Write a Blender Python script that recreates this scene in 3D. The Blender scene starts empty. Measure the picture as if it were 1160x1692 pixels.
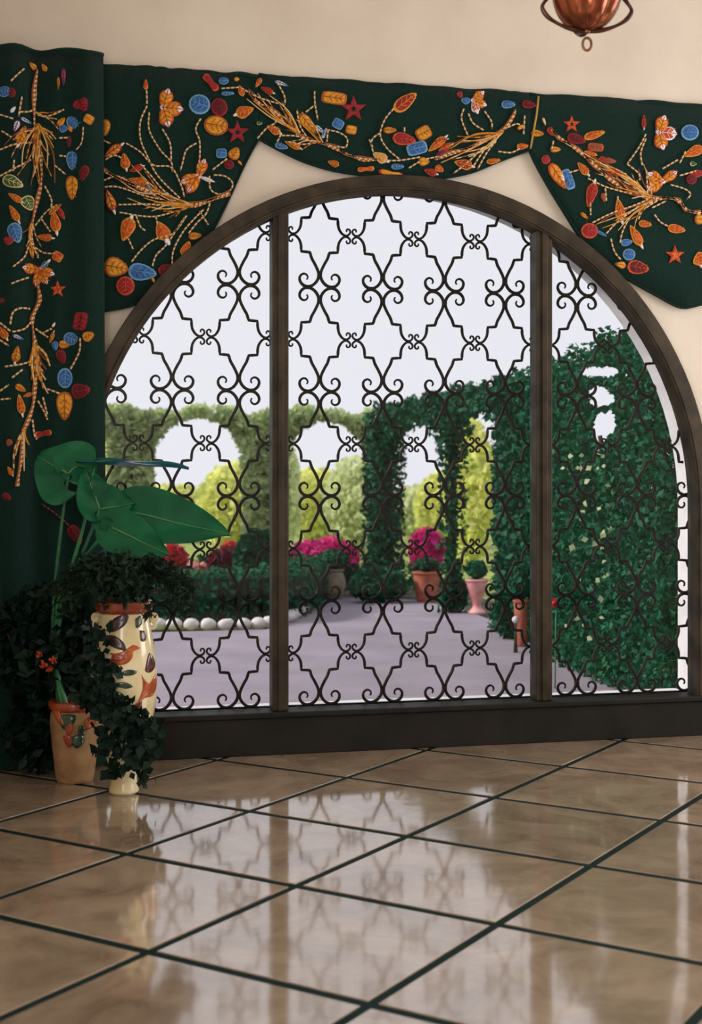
import bpy, math, random
import numpy as np
from mathutils import Vector, Matrix

random.seed(7)
RNG = np.random.default_rng(11)
SC = bpy.context.scene
COL = SC.collection
PI = math.pi

# ------------------------------------------------------------------ camera
# The window wall is the plane y = 0 (room at y < 0, garden at y > 0).
FPX, HY, TH, CAMH, Z0 = 2250.0, 795.0, math.radians(13), 1.46, 7.425
VX, VY = math.sin(TH), math.cos(TH)
RX, RY = math.cos(TH), -math.sin(TH)
CX, CY = -1.9262, -7.2347

cam_d = bpy.data.cameras.new('camera')
cam = bpy.data.objects.new('camera', cam_d)
COL.objects.link(cam)
cam.location = (CX, CY, CAMH)
cam.rotation_euler = (PI / 2, 0, -TH)
cam_d.sensor_fit = 'VERTICAL'
cam_d.sensor_height = 52.5
cam_d.lens = FPX * 52.5 / 1692.0
cam_d.shift_y = -(846.0 - HY) / 1692.0
cam_d.clip_end = 400
cam_d.dof.use_dof = True
cam_d.dof.focus_distance = 7.2
cam_d.dof.aperture_fstop = 3.6
SC.camera = cam

# ------------------------------------------------------------------ sky, sun, room light, exposure
world = bpy.data.worlds.new('sky')
SC.world = world
world.use_nodes = True
bg = world.node_tree.nodes['Background']
bg.inputs[0].default_value = (0.90, 0.89, 0.955, 1)
bg.inputs[1].default_value = 1.0

sun_d = bpy.data.lights.new('sun', 'SUN')
sun_d.energy = 3.3
sun_d.angle = math.radians(1.2)
sun_d.color = (1.0, 0.95, 0.86)
sun = bpy.data.objects.new('sun', sun_d)
COL.objects.link(sun)
sun.rotation_euler = Vector((-0.80, 0.14, 0.58)).to_track_quat('Z', 'Y').to_euler()

def area(name, loc, to, sx, sy, power, color):
    d = bpy.data.lights.new(name, 'AREA')
    d.shape = 'RECTANGLE'; d.size = sx; d.size_y = sy; d.energy = power; d.color = color
    o = bpy.data.objects.new(name, d); COL.objects.link(o)
    o.location = loc
    o.rotation_euler = (Vector(loc) - Vector(to)).to_track_quat('Z', 'Y').to_euler()
    return o
# added fill lights, set in made-up openings of the unseen side walls
area('side_fill_light', (4.95, -2.6, 2.5), (0, -2.6, 2.5), 2.6, 2.8, 150, (1.0, 0.965, 0.925))
area('side_fill_light', (-2.70, -5.6, 2.5), (0, -5.6, 2.5), 2.4, 2.8, 130, (1.0, 0.965, 0.925))
area('side_fill_light', (-2.70, -8.4, 2.5), (0, -8.4, 2.5), 2.0, 2.8, 110, (1.0, 0.965, 0.925))

vs = SC.view_settings
vs.view_transform = 'Standard'; vs.look = 'None'; vs.exposure = 0.0; vs.gamma = 1.0
vs.use_curve_mapping = False

# ------------------------------------------------------------------ geometry helpers
def W(px, py, Y):                 # point of the vertical plane y = Y
    u = (px - 580) / FPX
    t = (Y - CY) / (VY + RY * u)
    return Vector((CX + t * (VX + RX * u), Y, CAMH + t * (HY - py) / FPX))
def G(px, py, z=0.0):             # point of the level plane at height z
    t = (z - CAMH) / ((HY - py) / FPX); u = (px - 580) / FPX
    return Vector((CX + t * (VX + RX * u), CY + t * (VY + RY * u), z))
def CD(px, py, D):                # point at a given distance along the view
    u = (px - 580) / FPX
    return Vector((CX + D * (VX + RX * u), CY + D * (VY + RY * u), CAMH + D * (HY - py) / FPX))

def mat(name, color, rough=0.6, metal=0.0, noise=0.0, nscale=8.0, color2=None, bump=0.0, bscale=60.0,
        island=0.0, spec=0.5, transl=0.0, sheen=0.0, detail=4.0, coat=0.0):
    m = bpy.data.materials.new(name); m.use_nodes = True
    nt = m.node_tree; N = nt.nodes; L = nt.links
    b = N['Principled BSDF']
    b.inputs['Roughness'].default_value = rough
    b.inputs['Metallic'].default_value = metal
    b.inputs['Specular IOR Level'].default_value = spec
    b.inputs['Sheen Weight'].default_value = sheen
    b.inputs['Coat Weight'].default_value = coat
    c1 = (*color, 1); c2 = (*(color2 or tuple(k * 0.6 for k in color)), 1)
    b.inputs['Base Color'].default_value = c1
    tc = N.new('ShaderNodeTexCoord')
    src = None
    if noise > 0 or color2:
        n = N.new('ShaderNodeTexNoise'); n.inputs['Scale'].default_value = nscale
        n.inputs['Detail'].default_value = detail
        L.new(tc.outputs['Object'], n.inputs['Vector'])
        r = N.new('ShaderNodeValToRGB')
        r.color_ramp.elements[0].position = 0.35; r.color_ramp.elements[1].position = 0.68
        r.color_ramp.elements[0].color = c2; r.color_ramp.elements[1].color = c1
        L.new(n.outputs[0], r.inputs[0]); src = r.outputs[0]
    if island > 0:
        g = N.new('ShaderNodeNewGeometry')
        h = N.new('ShaderNodeHueSaturation')
        mr = N.new('ShaderNodeMapRange'); mr.inputs[3].default_value = 1 - island; mr.inputs[4].default_value = 1 + island
        L.new(g.outputs['Random Per Island'], mr.inputs[0]); L.new(mr.outputs[0], h.inputs['Value'])
        mr2 = N.new('ShaderNodeMapRange'); mr2.inputs[3].default_value = 0.5 - island * .05; mr2.inputs[4].default_value = 0.5 + island * .05
        mx = N.new('ShaderNodeMath'); mx.operation = 'FRACT'
        ml = N.new('ShaderNodeMath'); ml.operation = 'MULTIPLY'; ml.inputs[1].default_value = 7.13
        L.new(g.outputs['Random Per Island'], ml.inputs[0]); L.new(ml.outputs[0], mx.inputs[0]); L.new(mx.outputs[0], mr2.inputs[0])
        L.new(mr2.outputs[0], h.inputs['Hue'])
        if src: L.new(src, h.inputs['Color'])
        else: h.inputs['Color'].default_value = c1
        src = h.outputs[0]
    if src: L.new(src, b.inputs['Base Color'])
    if bump > 0:
        n2 = N.new('ShaderNodeTexNoise'); n2.inputs['Scale'].default_value = bscale; n2.inputs['Detail'].default_value = 3
        L.new(tc.outputs['Object'], n2.inputs['Vector'])
        bp = N.new('ShaderNodeBump'); bp.inputs['Strength'].default_value = bump; bp.inputs['Distance'].default_value = 0.01
        L.new(n2.outputs[0], bp.inputs['Height']); L.new(bp.outputs[0], b.inputs['Normal'])
    if transl > 0:
        t = N.new('ShaderNodeBsdfTranslucent'); mxs = N.new('ShaderNodeMixShader'); mxs.inputs[0].default_value = transl
        if src: L.new(src, t.inputs[0])
        else: t.inputs[0].default_value = c1
        L.new(b.outputs[0], mxs.inputs[1]); L.new(t.outputs[0], mxs.inputs[2])
        L.new(mxs.outputs[0], N['Material Output'].inputs[0])
    return m

def srgb(r, g, b):
    f = lambda c: (c / 255 / 12.92) if c / 255 <= 0.04045 else ((c / 255 + 0.055) / 1.055) ** 2.4
    return (f(r), f(g), f(b))

class MB:                          # collects shapes, builds one mesh object
    def __init__(s): s.v = []; s.f = []; s.m = []
    def add(s, vs, fs, mi=0):
        o = len(s.v); s.v += [tuple(v) for v in vs]
        s.f += [tuple(i + o for i in f) for f in fs]; s.m += [mi] * len(fs)
    def box(s, a, b, mi=0):
        x0, y0, z0 = a; x1, y1, z1 = b
        s.add([(x0,y0,z0),(x1,y0,z0),(x1,y1,z0),(x0,y1,z0),(x0,y0,z1),(x1,y0,z1),(x1,y1,z1),(x0,y1,z1)],
              [(0,3,2,1),(4,5,6,7),(0,1,5,4),(1,2,6,5),(2,3,7,6),(3,0,4,7)], mi)
    def tube(s, pts, rad, n=6, mi=0, alt=None, cap=True):
        pts = [Vector(p) for p in pts]
        if not hasattr(rad, '__len__'): rad = [rad] * len(pts)
        rings = []
        up = None
        for i, p in enumerate(pts):
            a = pts[max(i - 1, 0)]; b = pts[min(i + 1, len(pts) - 1)]
            t = (b - a)
            t = t.normalized() if t.length > 1e-9 else Vector((0, 0, 1))
            if up is None:
                up = Vector((0, 1, 0)) if abs(t.y) < 0.9 else Vector((1, 0, 0))
            e1 = (up - t * up.dot(t))
            if e1.length < 1e-6: e1 = t.orthogonal()
            e1.normalize(); e2 = t.cross(e1); up = e1
            rings.append([p + (e1 * math.cos(2 * PI * k / n) + e2 * math.sin(2 * PI * k / n)) * rad[i] for k in range(n)])
        o = len(s.v)
        for r in rings: s.v += [tuple(q) for q in r]
        for i in range(len(pts) - 1):
            for k in range(n):
                k2 = (k + 1) % n
                s.f.append((o + i*n + k, o + i*n + k2, o + (i+1)*n + k2, o + (i+1)*n + k))
                s.m.append(mi if alt is None else alt[i % len(alt)])
        if cap:
            s.f.append(tuple(o + k for k in reversed(range(n)))); s.m.append(mi)
            s.f.append(tuple(o + (len(pts) - 1) * n + k for k in range(n))); s.m.append(mi)
    def lathe(s, prof, n=32, c=(0, 0, 0), mi=0, lobes=0, amp=0.0):
        o = len(s.v)
        for (r, z) in prof:
            for k in range(n):
                a = 2 * PI * k / n
                rr = r * (1 - amp * (1 - abs(math.cos(a * lobes / 2)))) if lobes else r
                s.v.append((c[0] + rr * math.cos(a), c[1] + rr * math.sin(a), c[2] + z))
        for i in range(len(prof) - 1):
            for k in range(n):
                k2 = (k + 1) % n
                s.f.append((o + i*n + k, o + i*n + k2, o + (i+1)*n + k2, o + (i+1)*n + k)); s.m.append(mi)
        if prof[0][0] > 1e-4: s.f.append(tuple(o + k for k in reversed(range(n)))); s.m.append(mi)
        if prof[-1][0] > 1e-4: s.f.append(tuple(o + (len(prof) - 1) * n + k for k in range(n))); s.m.append(mi)
    def build(s, name, mats, parent=None, smooth=False, loc=None):
        me = bpy.data.meshes.new(name)
        me.from_pydata(s.v, [], s.f)
        if not isinstance(mats, (list, tuple)): mats = [mats]
        for m in mats: me.materials.append(m)
        if len(mats) > 1: me.polygons.foreach_set('material_index', s.m)
        if smooth: me.polygons.foreach_set('use_smooth', [True] * len(me.polygons))
        me.update()
        return link(name, me, parent, loc)

def link(name, me, parent=None, loc=None):
    o = bpy.data.objects.new(name, me); COL.objects.link(o)
    if loc is not None: o.location = loc
    if parent is not None:
        o.parent = parent
        o.matrix_parent_inverse = Matrix.Translation(-Vector(parent.location)) if parent.type == 'EMPTY' else Matrix()
    return o
def thing(name, label, cat, loc, group=None):
    o = bpy.data.objects.new(name, None); COL.objects.link(o); o.location = loc; o.empty_display_size = 0.1
    return tag(o, label, cat, group)
def tag(o, label, cat, group=None, kind=None):
    o['label'] = label; o['category'] = cat
    if group: o['group'] = group
    if kind: o['kind'] = kind
    return o
def struct(o, label=None):
    o['kind'] = 'structure'
    if label: o['label'] = label
    return o

def catmull(pts, k=5):
    P = [Vector(p) for p in pts]
    if len(P) < 3:
        return [P[0].lerp(P[1], i / k) for i in range(k + 1)]
    out = []
    for i in range(len(P) - 1):
        p0 = P[max(i-1, 0)]; p1 = P[i]; p2 = P[i+1]; p3 = P[min(i+2, len(P)-1)]
        for j in range(k):
            t = j / k
            out.append(0.5 * ((2*p1) + (p2-p0)*t + (2*p0-5*p1+4*p2-p3)*t*t + (3*p1-p0-3*p2+p3)*t**3))
    out.append(P[-1])
    return out

def leaf_cloud(name, pts, size, material, parent=None, aspect=0.55, jitter=0.35, nrm=None, droop=0.0):
    """real leaves: one bent four-cornered leaf at each point"""
    pts = np.asarray(pts, float); n = len(pts)
    if nrm is None: d = RNG.normal(size=(n, 3))
    else: d = np.asarray(nrm, float) + RNG.normal(size=(n, 3)) * 0.55
    d /= np.linalg.norm(d, axis=1)[:, None]
    a = RNG.normal(size=(n, 3)); a[:, 2] -= droop
    a -= d * np.sum(a * d, axis=1)[:, None]; a /= np.linalg.norm(a, axis=1)[:, None]
    b = np.cross(d, a)
    s = size * (1 + jitter * RNG.uniform(-1, 1, n))[:, None]
    base = pts - a * s * .5; tip = pts + a * s * .5
    l = pts - a * s * .08 + b * s * aspect * .5 + d * s * .10; r = pts - a * s * .08 - b * s * aspect * .5 + d * s * .10
    V = np.stack([base, l, tip, r], 1).reshape(-1, 3)
    me = bpy.data.meshes.new(name)
    me.vertices.add(4 * n); me.vertices.foreach_set('co', V.ravel())
    k = np.arange(n) * 4
    F = np.stack([k, k+1, k+2, k, k+2, k+3], 1).reshape(-1, 3)
    me.loops.add(F.size); me.loops.foreach_set('vertex_index', F.ravel().astype(np.int32))
    me.polygons.add(len(F)); me.polygons.foreach_set('loop_start', (np.arange(len(F)) * 3).astype(np.int32))
    me.polygons.foreach_set('loop_total', np.full(len(F), 3, np.int32))
    me.materials.append(material); me.update(); me.validate()
    o = link(name, me, parent)
    o['kind'] = 'stuff'
    return o
def ellipsoid_pts(c, r, n, shell=0.55):
    d = RNG.normal(size=(n, 3)); d /= np.linalg.norm(d, axis=1)[:, None]
    rr = shell + (1 - shell) * RNG.uniform(0, 1, n) ** .6
    d2 = d.copy()
    return np.asarray(c) + d * rr[:, None] * np.asarray(r), d2

# ------------------------------------------------------------------ materials
M = {}
M['plaster'] = mat('plaster', srgb(226, 216, 203), 0.85, noise=1, nscale=2.5, color2=srgb(216, 205, 192), bump=0.08, bscale=90)
M['stucco'] = mat('stucco', srgb(226, 222, 224), 0.9, noise=1, nscale=5, color2=srgb(208, 204, 208), bump=0.2, bscale=120)
M['frame'] = mat('frame_bronze', srgb(66, 55, 40), 0.5, metal=0.0, spec=0.3, noise=1, nscale=9, color2=srgb(36, 30, 22), bump=0.08, bscale=70)
M['iron'] = mat('wrought_iron', srgb(34, 24, 23), 0.6, spec=0.2, noise=1, nscale=30, color2=srgb(20, 15, 16), bump=0.25, bscale=90)
M['sill'] = mat('dark_wood', srgb(30, 27, 22), 0.55, spec=0.25, noise=1, nscale=6, color2=srgb(18, 17, 15), bump=0.1)
M['fabric'] = mat('green_wool', srgb(20, 50, 44), 0.95, noise=1, nscale=160, color2=srgb(12, 38, 34), bump=0.5, bscale=420, sheen=0.05, spec=0.15, detail=2)
M['thread_yellow'] = mat('thread_yellow', srgb(238, 176, 52), 0.8, noise=1, nscale=70, color2=srgb(212, 132, 34), bump=0.6, bscale=260)
M['thread_orange'] = mat('thread_orange', srgb(226, 104, 40), 0.8, noise=1, nscale=70, color2=srgb(180, 52, 30), bump=0.6, bscale=260)
M['thread_red'] = mat('thread_red', srgb(178, 36, 50), 0.8, noise=1, nscale=120, color2=srgb(128, 20, 36), bump=0.6, bscale=260)
M['thread_darkred'] = mat('thread_dark_red', srgb(116, 22, 34), 0.8, noise=1, nscale=120, color2=srgb(70, 12, 22), bump=0.6, bscale=260)
M['thread_blue'] = mat('thread_blue', srgb(60, 122, 190), 0.8, noise=1, nscale=70, color2=srgb(34, 84, 150), bump=0.6, bscale=260)
M['thread_sky'] = mat('thread_sky', srgb(112, 160, 206), 0.8, bump=0.4, bscale=260)
M['thread_rustbrown'] = mat('thread_rust', srgb(168, 92, 30), 0.8, bump=0.4, bscale=260)
M['thread_cream'] = mat('thread_cream', srgb(226, 198, 150), 0.8, bump=0.4, bscale=260)
M['thread_brown'] = mat('thread_brown', srgb(140, 80, 50), 0.8, bump=0.4, bscale=260)
M['thread_white'] = mat('thread_white', srgb(236, 230, 236), 0.8, bump=0.4, bscale=260)
M['thread_green'] = mat('thread_green', srgb(64, 118, 52), 0.8, noise=1, nscale=120, color2=srgb(30, 78, 40), bump=0.4, bscale=260)
M['thread_purple'] = mat('thread_purple', srgb(96, 40, 120), 0.8, bump=0.4, bscale=260)
M['thread_gold'] = mat('thread_gold', srgb(190, 150, 70), 0.6, bump=0.4, bscale=260)
M['paving'] = mat('paving', srgb(154, 143, 156), 0.9, noise=1, nscale=1.4, color2=srgb(136, 126, 139), bump=0.3, bscale=40, detail=8)
M['lawn'] = mat('lawn', srgb(160, 170, 84), 0.95, noise=1, nscale=3, color2=srgb(120, 140, 60), bump=0.3)
M['soil'] = mat('soil', srgb(70, 66, 48), 0.95, noise=1, nscale=6, color2=srgb(40, 44, 30), bump=0.4)
M['grout'] = mat('green_inlay', srgb(12, 38, 36), 0.75, spec=0.12, noise=1, nscale=20, color2=srgb(10, 30, 30))
M['hedge_dark'] = mat('ivy_leaves', srgb(14, 82, 54), 0.6, spec=0.25, island=0.45, transl=0.18)
M['hedge_near'] = mat('laurel_leaves', srgb(10, 92, 60), 0.6, spec=0.25, island=0.4, transl=0.2)
M['hedge_sunlit'] = mat('sunlit_haze_leaves', srgb(186, 202, 146), 0.7, island=0.3, transl=0.45)  # sunlight and haze on the far hedge put into its leaf colour
M['bush_yellow'] = mat('yellow_green_leaves', srgb(228, 230, 146), 0.8, island=0.3, transl=0.5)  # yellow-green raised: sun and distance haze put into the colour
M['bush_pale'] = mat('pale_green_leaves', srgb(220, 226, 180), 0.8, island=0.25, transl=0.5)  # sunlit haze of the far bushes in the colour; also hedge glints
M['boxwood'] = mat('boxwood_leaves', srgb(16, 92, 58), 0.6, spec=0.25, island=0.4, transl=0.2)
M['magenta'] = mat('magenta_bracts', srgb(214, 34, 132), 0.7, island=0.35, transl=0.35)
M['redflower'] = mat('red_petals', srgb(206, 44, 60), 0.7, island=0.35, transl=0.3)
M['pinkflower'] = mat('pink_petals', srgb(232, 150, 150), 0.7, island=0.3, transl=0.3)
M['maroon'] = mat('maroon_petals', srgb(126, 24, 58), 0.7, island=0.35, transl=0.3)
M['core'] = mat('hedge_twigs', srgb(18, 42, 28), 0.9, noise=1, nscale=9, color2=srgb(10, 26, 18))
M['bark'] = mat('bark', srgb(74, 62, 46), 0.9, noise=1, nscale=14, color2=srgb(46, 38, 30), bump=0.4)
M['stone'] = mat('white_stone', srgb(232, 224, 224), 0.85, noise=1, nscale=6, color2=srgb(204, 194, 194), bump=0.3, bscale=30)
M['terracotta'] = mat('terracotta', srgb(184, 102, 78), 0.8, noise=1, nscale=12, color2=srgb(150, 76, 58), bump=0.2)
M['greypot'] = mat('grey_clay', srgb(150, 138, 118), 0.8, noise=1, nscale=12, color2=srgb(118, 106, 92), bump=0.2)
M['pinkpot'] = mat('pink_glaze', srgb(224, 172, 168), 0.5, noise=1, nscale=7, color2=srgb(198, 112, 112))
M['buffpot'] = mat('buff_clay', srgb(168, 132, 92), 0.6, noise=1, nscale=9, color2=srgb(132, 96, 62), bump=0.2)
M['vase'] = mat('cream_glaze', srgb(236, 226, 192), 0.18, noise=1, nscale=7, color2=srgb(216, 198, 142), coat=0.5)
M['rust'] = mat('rust_glaze', srgb(176, 78, 42), 0.25, noise=1, nscale=18, color2=srgb(128, 48, 28), coat=0.4)
M['orange_glaze'] = mat('orange_glaze', srgb(196, 98, 34), 0.25, noise=1, nscale=30, color2=srgb(140, 56, 24), coat=0.4)
M['plum_glaze'] = mat('plum_glaze', srgb(78, 50, 58), 0.25, noise=1, nscale=40, color2=srgb(44, 30, 38), coat=0.4)
M['brown_glaze'] = mat('brown_glaze', srgb(98, 44, 36), 0.25, noise=1, nscale=30, color2=srgb(60, 26, 24), coat=0.4)
M['green_glaze'] = mat('green_glaze', srgb(38, 74, 52), 0.2, noise=1, nscale=30, color2=srgb(18, 42, 34), coat=0.4)
M['bigleaf'] = mat('taro_leaf', srgb(20, 112, 72), 0.45, spec=0.3, noise=1, nscale=7, color2=srgb(12, 86, 58), bump=0.12, bscale=25, transl=0.12)
M['sheenleaf'] = mat('leaf_blue_sheen', srgb(40, 108, 130), 0.25, noise=1, nscale=9, color2=srgb(28, 92, 96))  # blue sky sheen on taro leaves, put into the leaf colour
M['rib'] = mat('leaf_rib', srgb(84, 140, 84), 0.5)
M['stalk'] = mat('taro_stalk', srgb(42, 120, 72), 0.4, noise=1, nscale=12, color2=srgb(24, 92, 56))
M['darkleaf'] = mat('dark_leaves', srgb(9, 34, 25), 0.55, spec=0.2, island=0.5, transl=0.08)
M['fern'] = mat('fern_leaves', srgb(20, 42, 28), 0.6, spec=0.2, island=0.5, transl=0.12)
M['copper'] = mat('amber_copper', srgb(170, 92, 60), 0.22, metal=0.75, noise=1, nscale=16, color2=srgb(96, 48, 32), bump=0.25, bscale=22)
M['brass'] = mat('aged_brass', srgb(150, 100, 66), 0.3, metal=0.8, noise=1, nscale=30, color2=srgb(92, 56, 40))
M['darkbrass'] = mat('dark_brass', srgb(92, 56, 44), 0.35, metal=0.7, noise=1, nscale=30, color2=srgb(58, 34, 28))

# polished marble tiles
def marble():
    m = bpy.data.materials.new('polished_marble'); m.use_nodes = True
    nt = m.node_tree; N = nt.nodes; L = nt.links; b = N['Principled BSDF']
    g = N.new('ShaderNodeNewGeometry')
    oi = N.new('ShaderNodeObjectInfo')
    n = N.new('ShaderNodeTexNoise'); n.inputs['Scale'].default_value = 3.2; n.inputs['Detail'].default_value = 9
    n.inputs['Roughness'].default_value = 0.62; n.inputs['Distortion'].default_value = 0.7
    L.new(g.outputs['Position'], n.inputs['Vector'])
    r = N.new('ShaderNodeValToRGB')
    for e, (p, c) in zip((r.color_ramp.elements[0], r.color_ramp.elements[1]), ((0.3, srgb(124, 105, 87)), (0.72, srgb(176, 157, 135)))):
        e.position = p; e.color = (*c, 1)
    L.new(n.outputs[0], r.inputs[0])
    h = N.new('ShaderNodeHueSaturation')
    mr = N.new('ShaderNodeMapRange'); mr.inputs[3].default_value = 0.88; mr.inputs[4].default_value = 1.08
    L.new(oi.outputs['Random'], mr.inputs[0]); L.new(mr.outputs[0], h.inputs['Value']); L.new(r.outputs[0], h.inputs['Color'])
    L.new(h.outputs[0], b.inputs['Base Color'])
    b.inputs['Roughness'].default_value = 0.075
    b.inputs['IOR'].default_value = 3.2
    n2 = N.new('ShaderNodeTexNoise'); n2.inputs['Scale'].default_value = 5; n2.inputs['Detail'].default_value = 2
    L.new(g.outputs['Position'], n2.inputs['Vector'])
    bp = N.new('ShaderNodeBump'); bp.inputs['Strength'].default_value = 0.025; bp.inputs['Distance'].default_value = 0.02
    L.new(n2.outputs[0], bp.inputs['Height']); L.new(bp.outputs[0], b.inputs['Normal'])
    return m
M['marble'] = marble()
def glass():
    m = bpy.data.materials.new('window_glass'); m.use_nodes = True
    nt = m.node_tree; N = nt.nodes; L = nt.links; N.remove(N['Principled BSDF'])
    t = N.new('ShaderNodeBsdfTransparent'); t.inputs[0].default_value = (0.96, 0.97, 0.97, 1)
    g = N.new('ShaderNodeBsdfGlossy'); g.inputs['Roughness'].default_value = 0.02
    fr = N.new('ShaderNodeFresnel'); fr.inputs[0].default_value = 1.25
    mx = N.new('ShaderNodeMixShader'); L.new(fr.outputs[0], mx.inputs[0]); L.new(t.outputs[0], mx.inputs[1]); L.new(g.outputs[0], mx.inputs[2])
    L.new(mx.outputs[0], N['Material Output'].inputs[0])
    return m
M['glass'] = glass()

# ------------------------------------------------------------------ the room
XL, XR, YB, ZC = -2.75, 5.0, -10.0, 4.5
AC, AZ, AR = 0.05, 1.317, 1.72            # arch centre, spring height, clear radius
SILL = 0.23
YO = 0.27                                 # outer face of the window wall

# window wall with the arched opening (opening radius RW)
RW = AR + 0.045
def arch_wall():
    b = MB()
    n = 48
    arch = [(AC + RW * math.cos(PI - PI * i / n), AZ + RW * math.sin(PI * i / n)) for i in range(n + 1)]
    inner = [(AC - RW, -0.3)] + arch + [(AC + RW, -0.3)]
    # outline points matched to the inner contour
    outer = []
    xo0, xo1, zt = XL - 0.3, XR + 0.3, ZC + 0.2
    for (x, z) in inner:
        if z <= AZ + 1e-6: outer.append((xo0 if x < AC else xo1, z))
        else:
            dx, dz = x - AC, z - AZ
            k = min((zt - AZ) / dz if dz > 1e-6 else 1e9, ((xo1 - AC) / dx if dx > 1e-6 else (xo0 - AC) / dx if dx < -1e-6 else 1e9))
            outer.append((AC + dx * k, AZ + dz * k))
    def corner(lst):  # insert true corners
        return lst
    for (Y, flip) in ((0.0, False), (YO, True)):
        o = len(b.v); L = len(inner)
        vs = [(x, Y, z) for x, z in inner] + [(x, Y, z) for x, z in outer]
        fs = []
        for i in range(L - 1):
            q = (i, i + 1, L + i + 1, L + i)
            fs.append(q if flip else tuple(reversed(q)))
            (xa, za), (xb, zb) = outer[i], outer[i + 1]
            if abs(xa - xb) > 1e-6 and abs(za - zb) > 1e-6:      # corner triangle
                cxx = xa if abs(xa - xo0) < 1e-6 or abs(xa - xo1) < 1e-6 else xb
                vs.append((cxx, Y, zt)); t = (L + i, L + i + 1, len(vs) - 1)
                fs.append(t if flip else tuple(reversed(t)))
        b.add(vs, fs, 0 if not flip else 1)
    L = len(inner)
    vs = [(x, 0.0, z) for x, z in inner] + [(x, YO, z) for x, z in inner]
    b.add(vs, [(i, L + i, L + i + 1, i + 1) for i in range(L - 1)], 1)
    return b.build('wall_front', [M['plaster'], M['stucco']])
wall = struct(arch_wall(), 'cream plaster wall around the arched window')

b = MB(); b.box((XL - 0.3, YB - 0.3, -0.2), (XR + 0.3, 0.0, -0.004))
floor = struct(b.build('floor', M['grout']), 'polished beige marble floor with dark green diagonal inlay')
b = MB(); b.box((XL - 0.3, YB - 0.3, ZC), (XR + 0.3, 0.0, ZC + 0.2)); struct(b.build('ceiling', M['plaster']))
def side_wall(name, x0, x1, holes):
    b = MB(); y = YB
    for (h0, h1) in holes:
        b.box((x0, y, -0.004), (x1, h0, ZC)); b.box((x0, h0, -0.004), (x1, h1, 1.1)); b.box((x0, h0, 3.9), (x1, h1, ZC)); y = h1
    b.box((x0, y, -0.004), (x1, 0.0, ZC))
    return struct(b.build(name, M['plaster']))
side_wall('wall_left', XL - 0.3, XL, [(-9.4, -7.4), (-6.8, -4.4)])  # openings added to hold the fill lights
side_wall('wall_right', XR, XR + 0.3, [(-3.9, -1.3)])
b = MB(); b.box((XL, YB - 0.3, -0.004), (XR, YB, ZC)); struct(b.build('wall_back', M['plaster']))
for x0, x1 in ((XL, AC - RW - 0.10), (AC + RW + 0.10, XR)):
    b = MB(); b.box((x0, -0.025, 0.0), (x1, 0.0, SILL - 0.03)); b.box((x0, -0.018, SILL - 0.03), (x1, 0.0, SILL - 0.005))
    struct(b.build('baseboard_front', M['sill']))

# marble tiles laid diagonally, dark green strips between them
TP, JW = 0.81, 0.042
def clip(poly, ax, val, keep_less):
    out = []
    for i in range(len(poly)):
        a, c = poly[i], poly[(i + 1) % len(poly)]
        ia = (a[ax] <= val) == keep_less; ic = (c[ax] <= val) == keep_less
        if ia: out.append(a)
        if ia != ic:
            t = (val - a[ax]) / (c[ax] - a[ax]); out.append((a[0] + t * (c[0] - a[0]), a[1] + t * (c[1] - a[1])))
    return out
c45 = math.cos(PI / 4)
def tile_mesh(poly):
    n = len(poly); cx = sum(p[0] for p in poly) / n; cy = sum(p[1] for p in poly) / n
    def inset(d): return [(p[0] + (cx - p[0]) * d, p[1] + (cy - p[1]) * d) for p in poly]
    bb = MB()
    r0 = [(x, y, -0.004) for x, y in poly]; r1 = [(x, y, -0.0012) for x, y in poly]; r2 = [(x, y, 0.0) for x, y in inset(0.006)]
    fs = [(i, (i+1) % n, n + (i+1) % n, n + i) for i in range(n)] + [(n + i, n + (i+1) % n, 2*n + (i+1) % n, 2*n + i) for i in range(n)] + [tuple(2*n + i for i in range(n))]
    bb.add(r0 + r1 + r2, fs)
    me = bpy.data.meshes.new('floor_tile'); me.from_pydata(bb.v, [], bb.f); me.materials.append(M['marble']); me.update()
    return me
h = (TP - JW) / 2
full = tile_mesh([((a - c) * c45, (a + c) * c45) for a, c in ((-h, -h), (h, -h), (h, h), (-h, h))])
for i in range(-16, 17):
    for j in range(-16, 17):
        ua = 0.012 + (i + .5) * TP; vb = -0.180 + (j + .5) * TP * 0.99
        cx, cy = (ua - vb) * c45, (ua + vb) * c45
        if cx < XL - .7 or cx > XR + .7 or cy > 0.7 or cy < -8.0: continue
        poly = [(cx + (a - c) * c45, cy + (a + c) * c45) for a, c in ((-h, -h), (h, -h), (h, h), (-h, h))]
        inside = all(XL <= p[0] <= XR and p[1] <= 0 for p in poly)
        if inside: link('floor_tile', full, floor, (cx, cy, 0))
        else:
            for ax, val, less in ((0, XR, True), (0, XL, False), (1, 0.0, True)):
                poly = clip(poly, ax, val, less)
                if len(poly) < 3: break
            if len(poly) >= 3:
                ar = abs(sum(poly[k][0] * poly[(k+1) % len(poly)][1] - poly[(k+1) % len(poly)][0] * poly[k][1] for k in range(len(poly)))) / 2
                if ar > 0.002: link('floor_tile', tile_mesh(poly), floor)

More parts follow.
